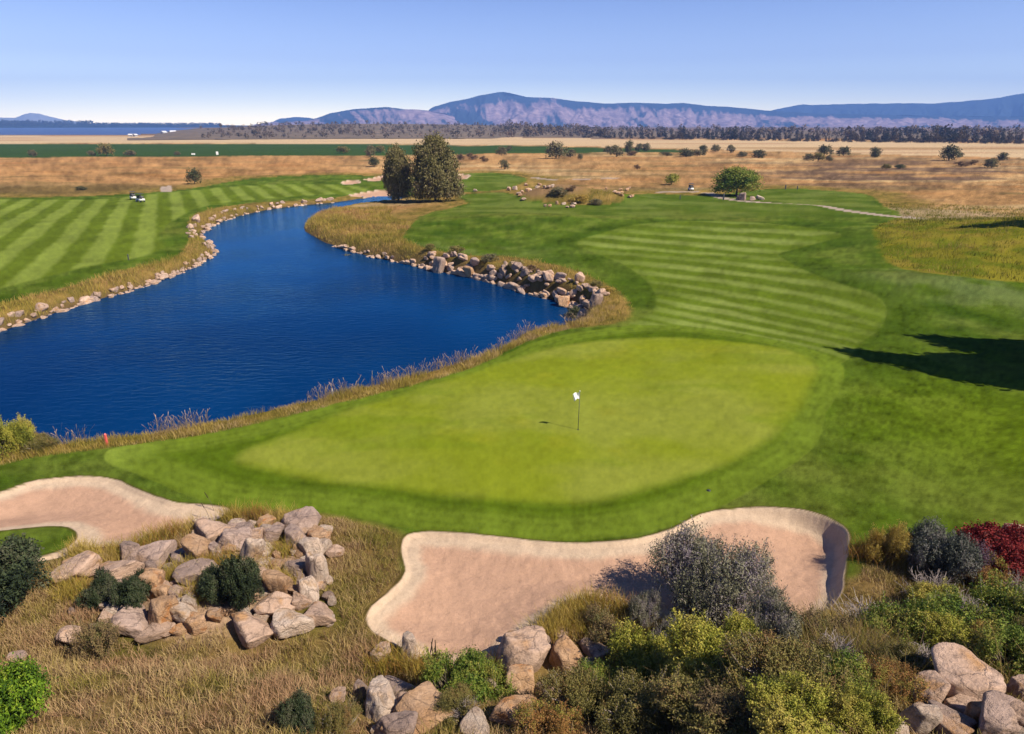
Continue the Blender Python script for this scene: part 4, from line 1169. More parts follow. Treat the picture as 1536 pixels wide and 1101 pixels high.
# ------------------------------------------------------------------ bushes in front
LG = "bushes around the left outcrop"
bush(28, 943, 160, 108, 'darkgreen', "large dark green rounded bush at the left edge beside the peach boulders", LG, 0)
bush(157, 920, 54, 52, 'darkgreen', "left, browner bush of the low pair before the long peach boulder", LG, 1)
bush(203, 922, 58, 56, 'darkgreen', "right, greener bush of the low pair before the long peach boulder", LG, 0)
bush(338, 918, 70, 48, 'darkgreen', "low dark green bush in the middle of the outcrop", LG, 1)
bush(377, 926, 64, 76, 'darkgreen', "taller dark green bush with upright shoots in the middle of the outcrop", LG, 0)
bush(156, 996, 70, 74, 'brown', "thin brownish bush in dry grass beside the lone round rock", LG, 0)
bush(14, 1118, 140, 112, 'brightgreen', "bright green leafy bush in the bottom left corner", LG, 0)
bush(452, 1110, 62, 52, 'darkgreen', "dark bush at the bottom edge, left of the cream boulder", LG, 1)
bush(512, 1112, 60, 50, 'olive', "dark olive bush touching the cream boulder at the bottom edge", LG, 0)
CG = "bushes on the slope below the large bunker"
bush(1056, 968, 212, 160, 'sage', "big domed grey-green sage bush standing over the large bunker", CG, 0, name="sage_bush")
bush(1150, 990, 120, 100, 'sage', "smaller grey sage bush at the right foot of the big domed one", CG, 1, name="sage_bush")
bush(966, 958, 60, 62, 'sage', "dark ragged sage bush at the left foot of the big domed one", CG, 1, name="sage_bush")
bush(900, 990, 76, 60, 'brown', "brown-red thin shrub between golden grass and the sage", CG, 0)
bush(968, 1032, 130, 92, 'yellowgreen', "yellow-green leafy shrub below the dark ragged sage", CG, 0)
bush(1055, 1060, 170, 110, 'yellowgreen', "broad yellow-green shrub in front of the big domed sage", CG, 1)
bush(1165, 1072, 170, 112, 'olive', "olive small-leaved shrub in front of the smaller sage", CG, 0)
bush(1050, 1125, 190, 100, 'olive', "wide olive shrub at the middle of the bottom edge", CG, 1)
bush(960, 1122, 150, 90, 'olive', "shaded dark olive shrub at the bottom edge, left of the wide olive one", CG, 0)
bush(865, 1092, 110, 84, 'olive', "olive-brown shrub right of the pinkish sloping boulder", CG, 0)
bush(820, 1128, 100, 62, 'rust', "rusty brown shrub at the bottom edge under the olive-brown one", CG, 0)
bush(1190, 1128, 150, 80, 'yellowgreen', "yellow-green shrub at the bottom edge left of the single grey-tan rock", CG, 0)
RSG = "shrubs on the right hand slope"
bush(1385, 890, 116, 96, 'mountain_sage', "grey-blue sage bush beside the golden grass clump", RSG, 0, name="sage_bush")
bush(1448, 884, 66, 60, 'purple', "purplish shrub between the grey-blue sage and the red shrub", RSG, 0)
bush(1505, 888, 118, 78, 'red', "deep red shrub at the right edge above the green ones", RSG, 0)
bush(1318, 860, 66, 62, 'gold', "golden dry clump beside the right rim of the large bunker", RSG, 0)
bush(1450, 965, 150, 84, 'green', "spreading green shrub with tall shoots below the purplish one", RSG, 0)
bush(1520, 968, 110, 92, 'green', "dense green shrub under the red one at the right edge", RSG, 1)
bush(1352, 985, 110, 76, 'green', "loose green shrub right of the dry twiggy ones", RSG, 1)
bush(1425, 1000, 120, 70, 'yellowgreen', "yellowish shrub behind the largest pointed boulder", RSG, 1)
bush(1510, 1030, 110, 76, 'green', "dark green shrub right of the largest pointed boulder", RSG, 0)
bush(1245, 985, 90, 64, 'brown', "dull brown-green shrub under the shaded corner of the large bunker", RSG, 0)
bush(1270, 1070, 110, 72, 'green', "mid-green shrub right of the olive small-leaved one", RSG, 0)
bush(1335, 1062, 100, 62, 'rust', "rust-tinged shrub left of the rounded tan boulder", RSG, 0)
bush(1290, 1120, 100, 66, 'yellowgreen', "bright yellow-green shrub at the bottom edge right of the single grey-tan rock", RSG, 0)
bush(1340, 1030, 90, 60, 'olive', "small olive shrub above the rust-tinged one", RSG, 1)
bush(1560, 1010, 90, 80, 'olive', "olive shrub cut by the right edge above the small tan rock", RSG, 0)
twig(1395, 905, 92, 52, "bare grey twiggy shrub at the foot of the grey-blue sage", "bare twiggy shrubs", 0)
twig(1300, 952, 110, 52, "bare straw-grey twiggy shrub near the large bunker's shaded corner", "bare twiggy shrubs", 1)
twig(1344, 960, 70, 44, "small mauve-grey twiggy shrub right of the straw-grey one", "bare twiggy shrubs", 0)
twig(1520, 902, 60, 46, "bare pinkish twigs in front of the red shrub", "bare twiggy shrubs", 1)
bush(680, 1062, 110, 78, 'green', "green weedy bush with tall stalks below the large bunker's tip", CG, 0)
bush(735, 1052, 70, 62, 'green', "pale green weedy bush left of the cracked domed boulder", CG, 1)
bush(690, 1100, 80, 52, 'olive', "grey-olive weedy bush under the tall stalks", CG, 1)
bush(26, 690, 62, 58, 'yellowgreen', "yellow-green bush on the near bank of the pond at the left edge", "bushes on the near bank", 0)
bush(64, 684, 50, 32, 'olive', "low olive bush right of the yellow-green one on the near bank", "bushes on the near bank", 0)

bush(1400, 930, 90, 56, 'yellowgreen', "small yellow-green shrub in front of the bare grey twigs", RSG, 0)
bush(1470, 905, 90, 54, 'rust', "reddish-brown scrub beneath the purplish shrub", RSG, 0)
bush(1310, 1000, 90, 54, 'brown', "dry brown scrub left of the loose green shrub", RSG, 0)
bush(1230, 1030, 100, 66, 'olive', "olive scrub between the dull brown-green and the mid-green shrubs", RSG, 1)
bush(1115, 1010, 110, 70, 'yellowgreen', "yellow-green sprays under the right side of the big domed sage", CG, 1)
bush(1000, 1000, 90, 60, 'sage', "low grey sage at the foot of the big domed one", CG, 1, name="sage_bush")
bush(1110, 1110, 120, 70, 'brown', "brown twiggy shrub near the bottom edge between the olive ones", CG, 0)
bush(905, 1050, 80, 60, 'green', "small fresh green shrub under the angular boulder", CG, 1)
bush(1480, 1005, 80, 56, 'rust', "rusty scrub just above the largest pointed boulder's right side", RSG, 0)
twig(1440, 945, 80, 60, "bare grey twigs in the middle of the spreading green shrub", "bare twiggy shrubs", 1)
twig(1250, 1005, 90, 60, "bare pale twigs over the olive scrub", "bare twiggy shrubs", 0)
twig(1150, 1050, 70, 46, "bare twigs between the broad yellow-green and the olive small-leaved shrubs", "bare twiggy shrubs", 1)
twig(1375, 1012, 70, 52, "bare brown twigs behind the rounded tan boulder", "bare twiggy shrubs", 0)
twig(700, 1085, 60, 42, "bare grey twigs at the foot of the weedy bushes", "bare twiggy shrubs", 1)

# tall stalks
def stalks(u, v, n, hmax, label, seed):
    rng = np.random.default_rng(seed)
    x, y, z = P(u, v); z = float(ground_z(x, y)[0])
    paths = []
    for i in range(n):
        h = hmax * rng.uniform(0.55, 1.0); l = rng.normal(size=2) * 0.14 * h; b = rng.normal(size=2) * 0.16
        paths.append([(b[0], b[1], 0), (b[0] + l[0] * .3, b[1] + l[1] * .3, h * .5), (b[0] + l[0], b[1] + l[1], h)])
    paths.append([(-0.3, 0, -0.02), (0, 0, -0.01), (0.3, 0, -0.02)]); v1, f1 = tubes(paths, 0.010, 0.006, 4); paths.pop()
    heads = []
    for p in paths:
        a, bb = np.array(p[1]), np.array(p[2]); heads.append([a + (bb - a) * 0.45, a + (bb - a) * 0.75, bb])
    o = link("tall_weed", np_mesh("weed_stalks", v1, f1, M_STEM), loc=(x, y, z))
    tag(o, label, "plant", "tall weeds")
    v2, f2 = tubes(heads, 0.020, 0.012, 5)
    link("seed_head", np_mesh("seed_heads", v2, f2, LEAF['brown']), o)
stalks(652, 1035, 5, 2.1, "tall dark dry weed stalks rising against the sand left of the tip", 1)
stalks(712, 1035, 3, 1.35, "shorter dry weed stalks right of the tall ones against the sand", 2)
stalks(318, 772, 2, 1.3, "two thin dry stalks above the outcrop against the left bunker's sand", 3)

# ------------------------------------------------------------------ grasses (uncountable)
def mat_grass(name):
    m, nt, b = new_mat(name)
    at = nd(nt, "ShaderNodeAttribute", attribute_name="tint")
    lk(nt, at.outputs['Color'], b.inputs['Base Color'])
    b.inputs['Roughness'].default_value = 0.8; b.inputs['Specular IOR Level'].default_value = 0.15
    out = nt.nodes.get("Material Output"); tr = nd(nt, "ShaderNodeBsdfTranslucent"); mx = nd(nt, "ShaderNodeMixShader"); mx.inputs[0].default_value = 0.3
    lk(nt, at.outputs['Color'], tr.inputs[0]); lk(nt, b.outputs[0], mx.inputs[1]); lk(nt, tr.outputs[0], mx.inputs[2]); lk(nt, mx.outputs[0], out.inputs['Surface'])
    return m
M_GRASS = mat_grass("grass_blades")

def grass(name, x, y, h, w, col, lean=0.35, label=None, plume=None, seed=0, tip=None):
    """one mesh of bent blades; h, w arrays (m); col (n,3)"""
    rng = np.random.default_rng(seed)
    n = len(x); z = ground_z(x, y)
    an = rng.uniform(0, 2 * np.pi, n); f = rng.uniform(0, 2 * np.pi, n)
    wx, wy = np.cos(f) * w * .5, np.sin(f) * w * .5
    le = h * lean * rng.uniform(0.3, 1.6, n); lx, ly = np.cos(an) * le, np.sin(an) * le
    def row(t, wt, bend): return (np.stack([x + lx * bend - wx * wt, y + ly * bend - wy * wt, z + h * t - 0.02], -1), np.stack([x + lx * bend + wx * wt, y + ly * bend + wy * wt, z + h * t - 0.02], -1))
    a0, a1 = row(0, 1.0, 0); b0, b1 = row(0.55, 0.8, 0.3); c0, c1 = row(1.0, 0.25 if plume is None else 1.6, 1.0)
    if plume is not None: b0, b1 = row(0.72, 0.5, 0.5)
    v = np.stack([a0, a1, b1, b0, c1, c0], 1).reshape(-1, 3)
    base = np.arange(n)[:, None] * 6
    fc = np.concatenate([base + np.array([[0, 1, 2, 3]]), base + np.array([[3, 2, 4, 5]])], 0)
    me = np_mesh(name, v, fc, M_GRASS, smooth=True)
    cc = np.repeat(col[:, None, :], 6, 1).copy()
    if tip is not None: cc[:, 4:, :] = tip[:, None, :]
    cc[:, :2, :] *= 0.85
    attr_color(me, "tint", np.clip(cc.reshape(-1, 3), 0.002, 0.9))
    o = link(name, me); tag(o, label, None, None, "stuff")
    return o

def scatter(n, x0, x1, y0, y1, keep, rng):
    """n tries in the box; keep(x, y) gives a probability"""
    x = rng.uniform(x0, x1, n); y = rng.uniform(y0, y1, n)
    p = keep(x, y); m = rng.random(n) < p
    return x[m], y[m]

def palette(cols, w):
    cols = np.array([alb(*c) for c in cols]); n = len(w)
    i = np.clip(w, 0, 0.999) * (len(cols) - 1); k = i.astype(int); f = (i - k)[:, None]
    return cols[k] * (1 - f) + cols[np.minimum(k + 1, len(cols) - 1)] * f

def sds(x, y):
    return (sdf(POND, x, y, 14), np.minimum(sdf(TURF_L, x, y, 25), sdf(TURF_R, x, y, 25)), np.minimum(sdf(BUNKER_A, x, y, 5), sdf(BUNKER_B, x, y, 5)))

# dry grass of the slope in front; clumps
rg = np.random.default_rng(5)
def keep_front(x, y):
    sp, st_, sb_ = sds(x, y)
    inview = (np.abs(x) < 0.80 * (y * CP + 5) + 5)
    dens = 0.50 + 0.6 * fbm(x / 0.5, y / 0.5, 2, 61) + 0.5 * fbm(x / 1.9, y / 1.9, 3, 76)
    for (rx, ry, rr) in ROCK_SPOTS:
        dens = np.where((x - rx) ** 2 + (y - ry) ** 2 < (rr * 1.15) ** 2, 0.0, dens)
    outc = gauss(x, y, -10.3, 20.4, 4.0, 3.0) > 0.45
    dens = np.where(outc, dens * 0.14, dens)
    return inview * (dens > 0) * (st_ > 0.25) * (sb_ > 0.12) * np.clip(dens, 0.08, 1) * np.where(y < 16, 1.0, 1.0)
x, y = scatter(720000, -26, 27, 7.0, 25.5, keep_front, rg)
wv = 0.45 + 0.85 * fbm(x / 1.6, y / 1.6, 3, 62) + rg.normal(size=len(x)) * 0.16 + 0.12 * sstep(-2, 3, x) - 0.1 * sstep(-4, -9, x)
colr = palette([(230, 182, 136), (238, 202, 146), (242, 210, 138), (208, 184, 94), (160, 154, 66)], wv)
colr = np.where((rg.random(len(x)) < 0.2)[:, None], palette([(150, 114, 84), (190, 150, 110)], rg.random(len(x))), colr)
hh = rg.uniform(0.12, 0.36, len(x)) * (1 + 0.5 * fbm(x / 1.1, y / 1.1, 2, 63))
edge = sds(x, y)[1]
hh *= 0.55 + 0.45 * sstep(0, 1.5, edge)
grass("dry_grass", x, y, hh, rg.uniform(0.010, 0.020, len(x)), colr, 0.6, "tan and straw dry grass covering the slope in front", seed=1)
# taller golden tufts by the sand and the rocks
def tufts(spots, seed, nper, rad, h0, h1, cols, w0=0.010, w1=0.018):
    r = np.random.default_rng(seed); X, Y, Wv = [], [], []
    for (u, v, s) in spots:
        px, py, pz = P(u, v); m = int(nper * s)
        X.append(px + r.normal(size=m) * rad * s ** .5); Y.append(py + r.normal(size=m) * rad * 0.7 * s ** .5); Wv.append(np.full(m, r.random()) + r.normal(size=m) * 0.25)
    X, Y, Wv = map(np.concatenate, (X, Y, Wv))
    sb_ = sds(X, Y)[2]; ok = sb_ > -0.15
    X, Y, Wv = X[ok], Y[ok], Wv[ok]
    return X, Y, r.uniform(h0, h1, len(X)), r.uniform(w0, w1, len(X)), palette(cols, Wv)
tp = [(860, 925, 1.5), (880, 912, 1.5), (905, 900, 1.5), (925, 890, 1.2), (840, 940, 1.2), (870, 945, 1.5), (900, 930, 1.6), (930, 915, 1.4), (820, 955, 0.8), (945, 900, 1), (890, 955, 1.2),
      (230, 815, 0.8), (255, 806, 0.8), (280, 798, 0.8), (205, 826, .7), (120, 832, .7), (135, 838, .8), (180, 838, .8), (165, 848, .6), (300, 850, .5), (335, 850, .9), (260, 868, .7), (110, 895, .9), (100, 880, .7), (330, 876, .8), (295, 900, .6),
      (350, 778, .6), (385, 776, .6), (420, 780, .6), (395, 858, .5), (425, 832, .5), (430, 875, .5), (1300, 840, 1), (1330, 835, 1), (1345, 850, .8), (1240, 955, 1.3), (1270, 965, 1.5), (1220, 965, 1), (1300, 985, 1), (640, 1010, 1), (690, 1020, 1), (740, 1010, 1), (610, 1005, .8), (580, 1000, .8)]
X, Y, H_, W_, Cc = tufts(tp, 8, 620, 0.36, 0.25, 0.75, [(244, 208, 124), (246, 214, 112), (226, 192, 84), (188, 178, 74), (214, 156, 84)])
grass("golden_grass", X, Y, H_, W_, Cc, 0.45, "taller golden grass tufts around the rocks and along the sand", seed=2)

rs_ = random.Random(91)
tp2 = [(rs_.uniform(890, 1530), rs_.uniform(920, 1095), rs_.uniform(.4, 1.1)) for q in range(48) ] + [(rs_.uniform(1210, 1320), rs_.uniform(930, 1000), rs_.uniform(.6, 1.4)) for q in range(16)]
X, Y, H_, W_, Cc = tufts(tp2, 9, 110, 0.42, 0.4, 1.0, [(226, 190, 130), (206, 176, 92), (170, 160, 70), (196, 160, 130), (150, 146, 66)], 0.008, 0.015)
ok = np.ones(len(X), bool)
for (rx, ry, rr) in ROCK_SPOTS: ok &= (X - rx) ** 2 + (Y - ry + rr * 0.8) ** 2 > (rr * 1.6) ** 2
X, Y, H_, W_, Cc = X[ok], Y[ok], H_[ok], W_[ok], Cc[ok]
grass("wispy_grass", X, Y, H_, W_, Cc, 0.6, "wispy straw and green grass stems between the shrubs on the right slope", seed=7)

# near bank of the pond: straw grass with pale plumes against the water
def keep_near(x, y):
    sp, st_, sb_ = sds(x, y)
    return (sp > 0.1) * (sp < 3.2) * (st_ > -0.15) * (y < 62) * np.clip(0.45 + 0.9 * fbm(x / 1.3, y / 1.3, 3, 64), 0.05, 1)
x, y = scatter(700000, -40, 10, 28, 62, keep_near, rg)
top = sstep(1.0, 1.9, sds(x, y)[0])
wv = 0.5 + 0.6 * fbm(x / 1.5, y / 1.5, 3, 65) + rg.normal(size=len(x)) * 0.15
colr = palette([(240, 198, 156), (242, 208, 132), (220, 190, 88), (166, 158, 66)], wv)
hv = rg.uniform(0.16, 0.42, len(x)) * np.clip(0.9 + 1.1 * fbm(x / 2.1, y / 2.1, 3, 66), 0.4, 1.6) * (0.55 + 0.45 * top)
grass("bank_grass", x, y, hv, rg.uniform(0.012, 0.024, len(x)), colr, 0.5, "straw and ochre grass along the near bank of the pond", seed=3)
def keep_plume(x, y):
    sp, st_, sb_ = sds(x, y)
    return (sp > 0.7) * (sp < 2.3) * (st_ > 0.15) * (y < 62) * (fbm(x / 2.6, y / 2.6, 3, 67) > 0.05)
x, y = scatter(60000, -40, 10, 28, 62, keep_plume, rg)
colr = palette([(206, 166, 120), (196, 170, 100)], rg.random(len(x)))
tipc = palette([(232, 200, 178), (222, 184, 168), (214, 190, 150)], rg.random(len(x)))
grass("reed_plumes", x, y, rg.uniform(0.5, 1.05, len(x)), rg.uniform(0.012, 0.026, len(x)), colr, 0.45, "pale feathery reed plumes standing over the near waterline", plume=1, seed=4, tip=tipc)
# far left bank, the spit and the right bank: coarser tufts
def keep_far(x, y):
    sp, st_, sb_ = sds(x, y)
    rb = (x > -13) & (y < 96)
    return (sp > np.where(rb, 1.0, 0.55)) * (st_ > 0.0) * (sp < np.where(x > -42, 16, 8)) * (y > 40) * np.where(rb, 0.4, 1.0) * np.clip(0.7 + 0.7 * fbm(x / 2.2, y / 2.2, 3, 68), 0.08, 1)
x, y = scatter(420000, -95, 16, 44, 150, keep_far, rg)
wv = 0.45 + 0.6 * fbm(x / 4, y / 4, 3, 69) + rg.normal(size=len(x)) * 0.16
colr = palette([(224, 170, 112), (236, 198, 112), (222, 192, 88), (186, 174, 70), (130, 120, 50)], wv)
grass("tall_bank_grass", x, y, rg.uniform(0.25, 0.75, len(x)) * np.clip(1 + fbm(x / 3, y / 3, 2, 70), 0.5, 1.5) * np.where((x > -13) & (y < 96), 0.6, 0.85), rg.uniform(0.03, 0.06, len(x)), colr, 0.45, "tall golden grass on the far banks and the spit of the pond", seed=5)
# fescue mound at right and the grassy rock knoll
def keep_mound(x, y):
    sp, st_, sb_ = sds(x, y)
    g = np.maximum(gauss(x, y, 66, 86, 30, 22, 0.2), np.maximum(gauss(x, y, 80, 128, 26, 18), gauss(x, y, 16, 157, 22, 9)))
    g = np.where(gauss(x, y, 8.5, 155.5, 8.5, 6.0) > 0.35, 0, g)
    return (st_ > 0.3) * (g > 0.25) * np.clip(0.5 + 0.9 * fbm(x / 2.4, y / 2.4, 3, 72), 0.03, 1)
x, y = scatter(150000, -12, 112, 60, 172, keep_mound, rg)
wv = 0.5 + 0.6 * fbm(x / 5, y / 5, 3, 73) + rg.normal(size=len(x)) * 0.15
colr = palette([(212, 180, 104), (200, 180, 74), (172, 168, 52), (138, 144, 42), (132, 116, 50)], wv)
grass("fescue_grass", x, y, rg.uniform(0.2, 0.5, len(x)), rg.uniform(0.04, 0.08, len(x)), colr, 0.5, "yellow-green fescue over the right mound and the rocky knoll", seed=6)
#PART5
# ------------------------------------------------------------------ stones along the pond
def shore_stones(pts, n, w0, w1, spread, label, group, seed, two=0.35, name="bank_stone"):
    """stones strewn along the waterline traced at pts"""
    rng = random.Random(seed)
    L = np.array([P(u, v, WATER)[:2] for u, v in pts])
    L = smooth_poly(L, False, 6)
    # even spacing as the photograph shows them
    seg = np.linalg.norm(np.diff(L, axis=0), axis=1); cs = np.concatenate([[0], np.cumsum(seg)])
    for i in range(n):
        s = cs[-1] * (i + rng.uniform(0.1, 0.9)) / n
        x = np.interp(s, cs, L[:, 0]); y = np.interp(s, cs, L[:, 1])
        k = min(np.searchsorted(cs, s), len(L) - 1); t = L[k] - L[k - 1]; t /= np.linalg.norm(t) + 1e-9
        nrm = np.array([-t[1], t[0]])
        sa_, sb_ = (sdf(POND, np.array([x + s__ * nrm[0] * 0.8]), np.array([y + s__ * nrm[1] * 0.8]), 14)[0] for s__ in (1, -1))
        if sb_ > sa_: nrm = -nrm
        o_ = rng.uniform(-0.1, 0.45) if rng.random() > two else rng.uniform(0.5, spread)
        x += nrm[0] * o_; y += nrm[1] * o_
        if sdf(POND, np.array([x]), np.array([y]), 14)[0] < -0.6: continue
        w = rng.uniform(w0, w1) * (0.75 + 0.6 * rng.random() ** 3)
        z = max(float(ground_z(x, y)[0]), WATER - 0.15)
        o = link(name, rng.choice(STONES))
        o.scale = (w * .62 * rng.uniform(.8, 1.35), w * .5 * rng.uniform(.7, 1.1), w * .5 * rng.uniform(.5, .85))
        o.location = (x, y, z + w * 0.10); o.rotation_euler = (rng.uniform(-.4, .4), rng.uniform(-.4, .4), math.atan2(t[1], t[0]) + rng.uniform(-.6, .6))
        tag(o, label, "rock", group)
shore_stones([(-40, 508), (0, 498), (60, 479), (130, 456), (200, 436), (260, 416), (308, 393), (325, 380)], 125, 0.42, 0.95, 1.2,
             "pale stone in the row along the left fairway's waterline", "stones along the left waterline", 1)
shore_stones([(325, 380), (316, 366), (305, 352), (325, 337), (370, 322), (430, 311), (505, 304)], 80, 0.7, 1.4, 2.8,
             "pinkish stone on the far curve of the pond's left bank", "stones on the far curve of the pond", 2, 0.6)
shore_stones([(500, 370), (540, 382), (600, 395), (640, 404)], 30, 0.5, 1.2, 0.9,
             "stone at the waterline below the grassy spit", "stones below the grassy spit", 3)
shore_stones([(630, 402), (720, 420), (780, 438), (830, 451), (860, 464), (880, 478)], 130, 0.65, 1.35, 2.0,
             "tan or grey boulder of the rock bank between pond and fairway", "boulders of the rock bank", 4, 0.55, "bank_boulder")
for u, v, w, h, k, lab in [(660, 392, 20, 26, 'grey', "upright pinkish boulder with a dark hollow on the rock bank, nearest the spit"), (704, 402, 18, 18, 'orange', "orange boulder at the middle of the rock bank"),
                           (876, 468, 20, 24, 'tan', "rounded tan-grey boulder at the pond's inner corner"), (895, 472, 22, 20, 'grey', "grey boulder at the right end of the rock bank"),
                           (846, 443, 20, 20, 'orange', "rosy block beside the dark hollow near the right end of the rock bank"), (868, 436, 16, 16, 'tan', "tan block on top of the rock bank near its right end")]:
    rock(u, v, w, h, k, lab, "large boulders of the rock bank", seed=300, sink=0.1, level=-1.3)

# rocky knoll beyond the fairway
rk = random.Random(12)
for i in range(46):
    u = rk.uniform(778, 862); v = rk.uniform(276, 297) + (u - 800) * 0.09 * (u > 800)
    if v > 302: v = 301
    rock(u, v, rk.uniform(5, 10), rk.uniform(3, 5), rk.choice(['tan', 'orange', 'pale', 'tan']), "small tan rock on the left face of the rocky knoll beyond the fairway", "rocks of the far knoll", "knoll_rock", seed=400 + i, sink=0.1)
for i in range(14):
    u = rk.uniform(905, 948); v = rk.uniform(283, 296)
    rock(u, v, rk.uniform(4, 8), rk.uniform(2.5, 4), rk.choice(['tan', 'orange']), "small rock on the grassy right end of the rocky knoll", "rocks at the knoll's right end", "knoll_rock", seed=500 + i, sink=0.1)
for u, v, w, h, k, lab in [(764, 284, 7, 6, 'tan', "first small rock left of the knoll"), (773, 283, 8, 6, 'pale', "second small pale rock left of the knoll"), (713, 286, 6, 4, 'pale', "lone white rock on the turf left of the knoll"),
                           (1115, 297, 12, 11, 'grey', "dark reddish rock at the right foot of the big willow bush"), (1128, 299, 10, 6, 'grey', "low dark rock in the middle of the row beside the path"),
                           (1140, 298, 12, 6, 'pale', "white-edged flat rock at the right end of the row beside the path"), (1108, 298, 7, 6, 'grey', "small dark rock at the left end of the row beside the path")]:
    rock(u, v, w, h, k, lab, "rocks beside the path", seed=600, sink=0.1)

# ------------------------------------------------------------------ the two trees by the water
def tree_meshes(seed, lobes, n_clump, per, leaf, key, trunk_h, clump_r, r0=0.028, sides=6):
    rng = np.random.default_rng(seed)
    c, d = crown_points(lobes, n_clump, rng, 0.35, zmin=-0.7)
    n = n_clump * per
    pos = np.repeat(c, per, 0) + rng.normal(size=(n, 3)) * clump_r
    pos[:, 2] = np.maximum(pos[:, 2], 0.015)
    nr_ = np.repeat(d, per, 0) + rng.normal(size=(n, 3)) * 0.8; nr_ /= np.linalg.norm(nr_, axis=1)[:, None]
    v, f = leaf_quads(pos, nr_, leaf, leaf * 0.55, rng)
    crown = np_mesh("crown_" + key, v, f, LEAF[key], smooth=False)
    var = np.repeat(0.5 + 0.6 * fbm(c[:, 0] * 9 + seed, c[:, 2] * 9 + c[:, 1] * 7, 3, seed) + rng.normal(size=n_clump) * 0.12, per) + rng.normal(size=n) * 0.12
    attr_float(crown, "var", np.repeat(np.clip(var, 0, 1), 4))
    paths = [[(0, 0, -0.02), (0.01, 0.0, trunk_h * .5), (0, 0.01, trunk_h)]]
    v1, f1 = tubes(paths, r0, r0 * 0.35, sides)
    bp = []
    for i in rng.choice(n_clump, 26, replace=False):
        e = c[i]; b0 = np.array([0, 0, min(trunk_h * 0.9, max(0.05, e[2] * 0.55))])
        bp.append([b0, (b0 + e) / 2 + np.array([0, 0, 0.02]), e])
    v2, f2 = tubes(bp, r0 * 0.4, r0 * 0.08, 4)
    trunk = np_mesh("trunk", np.concatenate([v1, v2]), np.concatenate([f1, f2 + len(v1)]), M_TRUNK)
    return crown, trunk

def put_tree(u, vbase, w, h, meshes, name, label, cat, group, rz=0.0, level=None):
    x, y, z = P(u, vbase, level); zc = y * CP + (CAM_H - z) * SP; k = zc / F
    zg = float(ground_z(x, y)[0])
    e = place_empty(name, (x, y, zg - 0.05), rz, (w * k, w * k, h * k))
    tag(e, label, cat, group)
    link("crown", meshes[0], e); link("trunk", meshes[1], e)
    return e
# unit trees: height 1, width 1
T_LEFT = tree_meshes(21, [(0, 0, 0.5, 0.40, 0.42, 0.36), (-0.05, 0, 0.75, 0.32, 0.3, 0.24), (0.12, 0.1, 0.62, 0.34, 0.3, 0.26), (-0.18, 0, 0.40, 0.32, 0.3, 0.24), (0.16, -0.1, 0.33, 0.32, 0.3, 0.22), (0, 0, 0.88, 0.16, 0.16, 0.10), (0.05, 0, 0.16, 0.30, 0.3, 0.14), (-0.15, 0, 0.2, 0.22, 0.2, 0.14)],
                     620, 26, 0.055, 'tree', 0.8, 0.045)
T_RIGHT = tree_meshes(22, [(0, 0, 0.46, 0.42, 0.42, 0.36), (0.04, 0, 0.78, 0.27, 0.27, 0.20), (-0.16, 0, 0.62, 0.30, 0.3, 0.28), (0.20, 0.0, 0.56, 0.28, 0.3, 0.27), (0.34, -0.05, 0.22, 0.26, 0.26, 0.20), (-0.22, -0.1, 0.28, 0.27, 0.27, 0.22), (0.1, -0.15, 0.26, 0.34, 0.3, 0.22), (-0.06, 0, 0.9, 0.13, 0.13, 0.09), (0.12, 0, 0.88, 0.10, 0.10, 0.08), (0, 0, 0.14, 0.40, 0.3, 0.13), (-0.25, -0.1, 0.16, 0.22, 0.2, 0.13)],
                      950, 28, 0.042, 'tree', 0.85, 0.036)
TG = "pair of trees on the spit"
put_tree(598, 303, 44, 79, T_LEFT, "tree", "slimmer, shorter dark olive tree of the pair on the spit", "tree", TG)
put_tree(653, 302, 72, 93, T_RIGHT, "tree", "taller, broader dark olive tree of the pair on the spit", "tree", TG)

# ------------------------------------------------------------------ marsh shrubs
def small_proto(key, seed, lobes, n, leaf):
    c, t = tree_meshes(seed, lobes, n, 9, leaf, key, 0.5, 0.06, 0.03, 4)
    return c, t
SB = [(0, 0, 0.5, 0.46, 0.46, 0.46), (0.2, 0, 0.4, 0.34, 0.34, 0.36), (-0.22, 0.1, 0.36, 0.34, 0.34, 0.34), (0.05, 0, 0.72, 0.28, 0.28, 0.24)]
SB2 = [(0, 0, 0.4, 0.40, 0.4, 0.38), (0.28, 0, 0.3, 0.26, 0.3, 0.28), (-0.26, 0.1, 0.5, 0.26, 0.3, 0.40), (-0.05, 0, 0.66, 0.22, 0.22, 0.30)]
ROUND = [(0, 0, 0.45, 0.46, 0.46, 0.46), (0.16, 0, 0.55, 0.32, 0.32, 0.36), (-0.18, 0.05, 0.36, 0.34, 0.34, 0.34), (0, 0, 0.18, 0.42, 0.42, 0.17)]
SM = {'marsh': [small_proto('marsh', 31, SB, 130, 0.11), small_proto('marsh', 32, SB2, 130, 0.11)], 'marsh_brown': [small_proto('marsh_brown', 33, SB2, 100, 0.11)],
      'darkgreen': [small_proto('marsh_dark', 34, SB, 150, 0.10), small_proto('marsh_dark', 38, ROUND, 150, 0.10)], 'olive': [small_proto('olive', 35, SB, 130, 0.11)], 'gold': [small_proto('gold', 36, SB, 130, 0.10)],
      'yellowgreen': [small_proto('yellowgreen', 37, SB2, 130, 0.10)]}
def marsh_shrub(u, v, w, h, key, label, group, var=0, level=None):
    m = SM[key][var % len(SM[key])]
    return put_tree(u, v, w * 1.12, h * 1.08, m, "shrub", label, "shrub", group, rz=(u * 7.7) % 6.28, level=level)
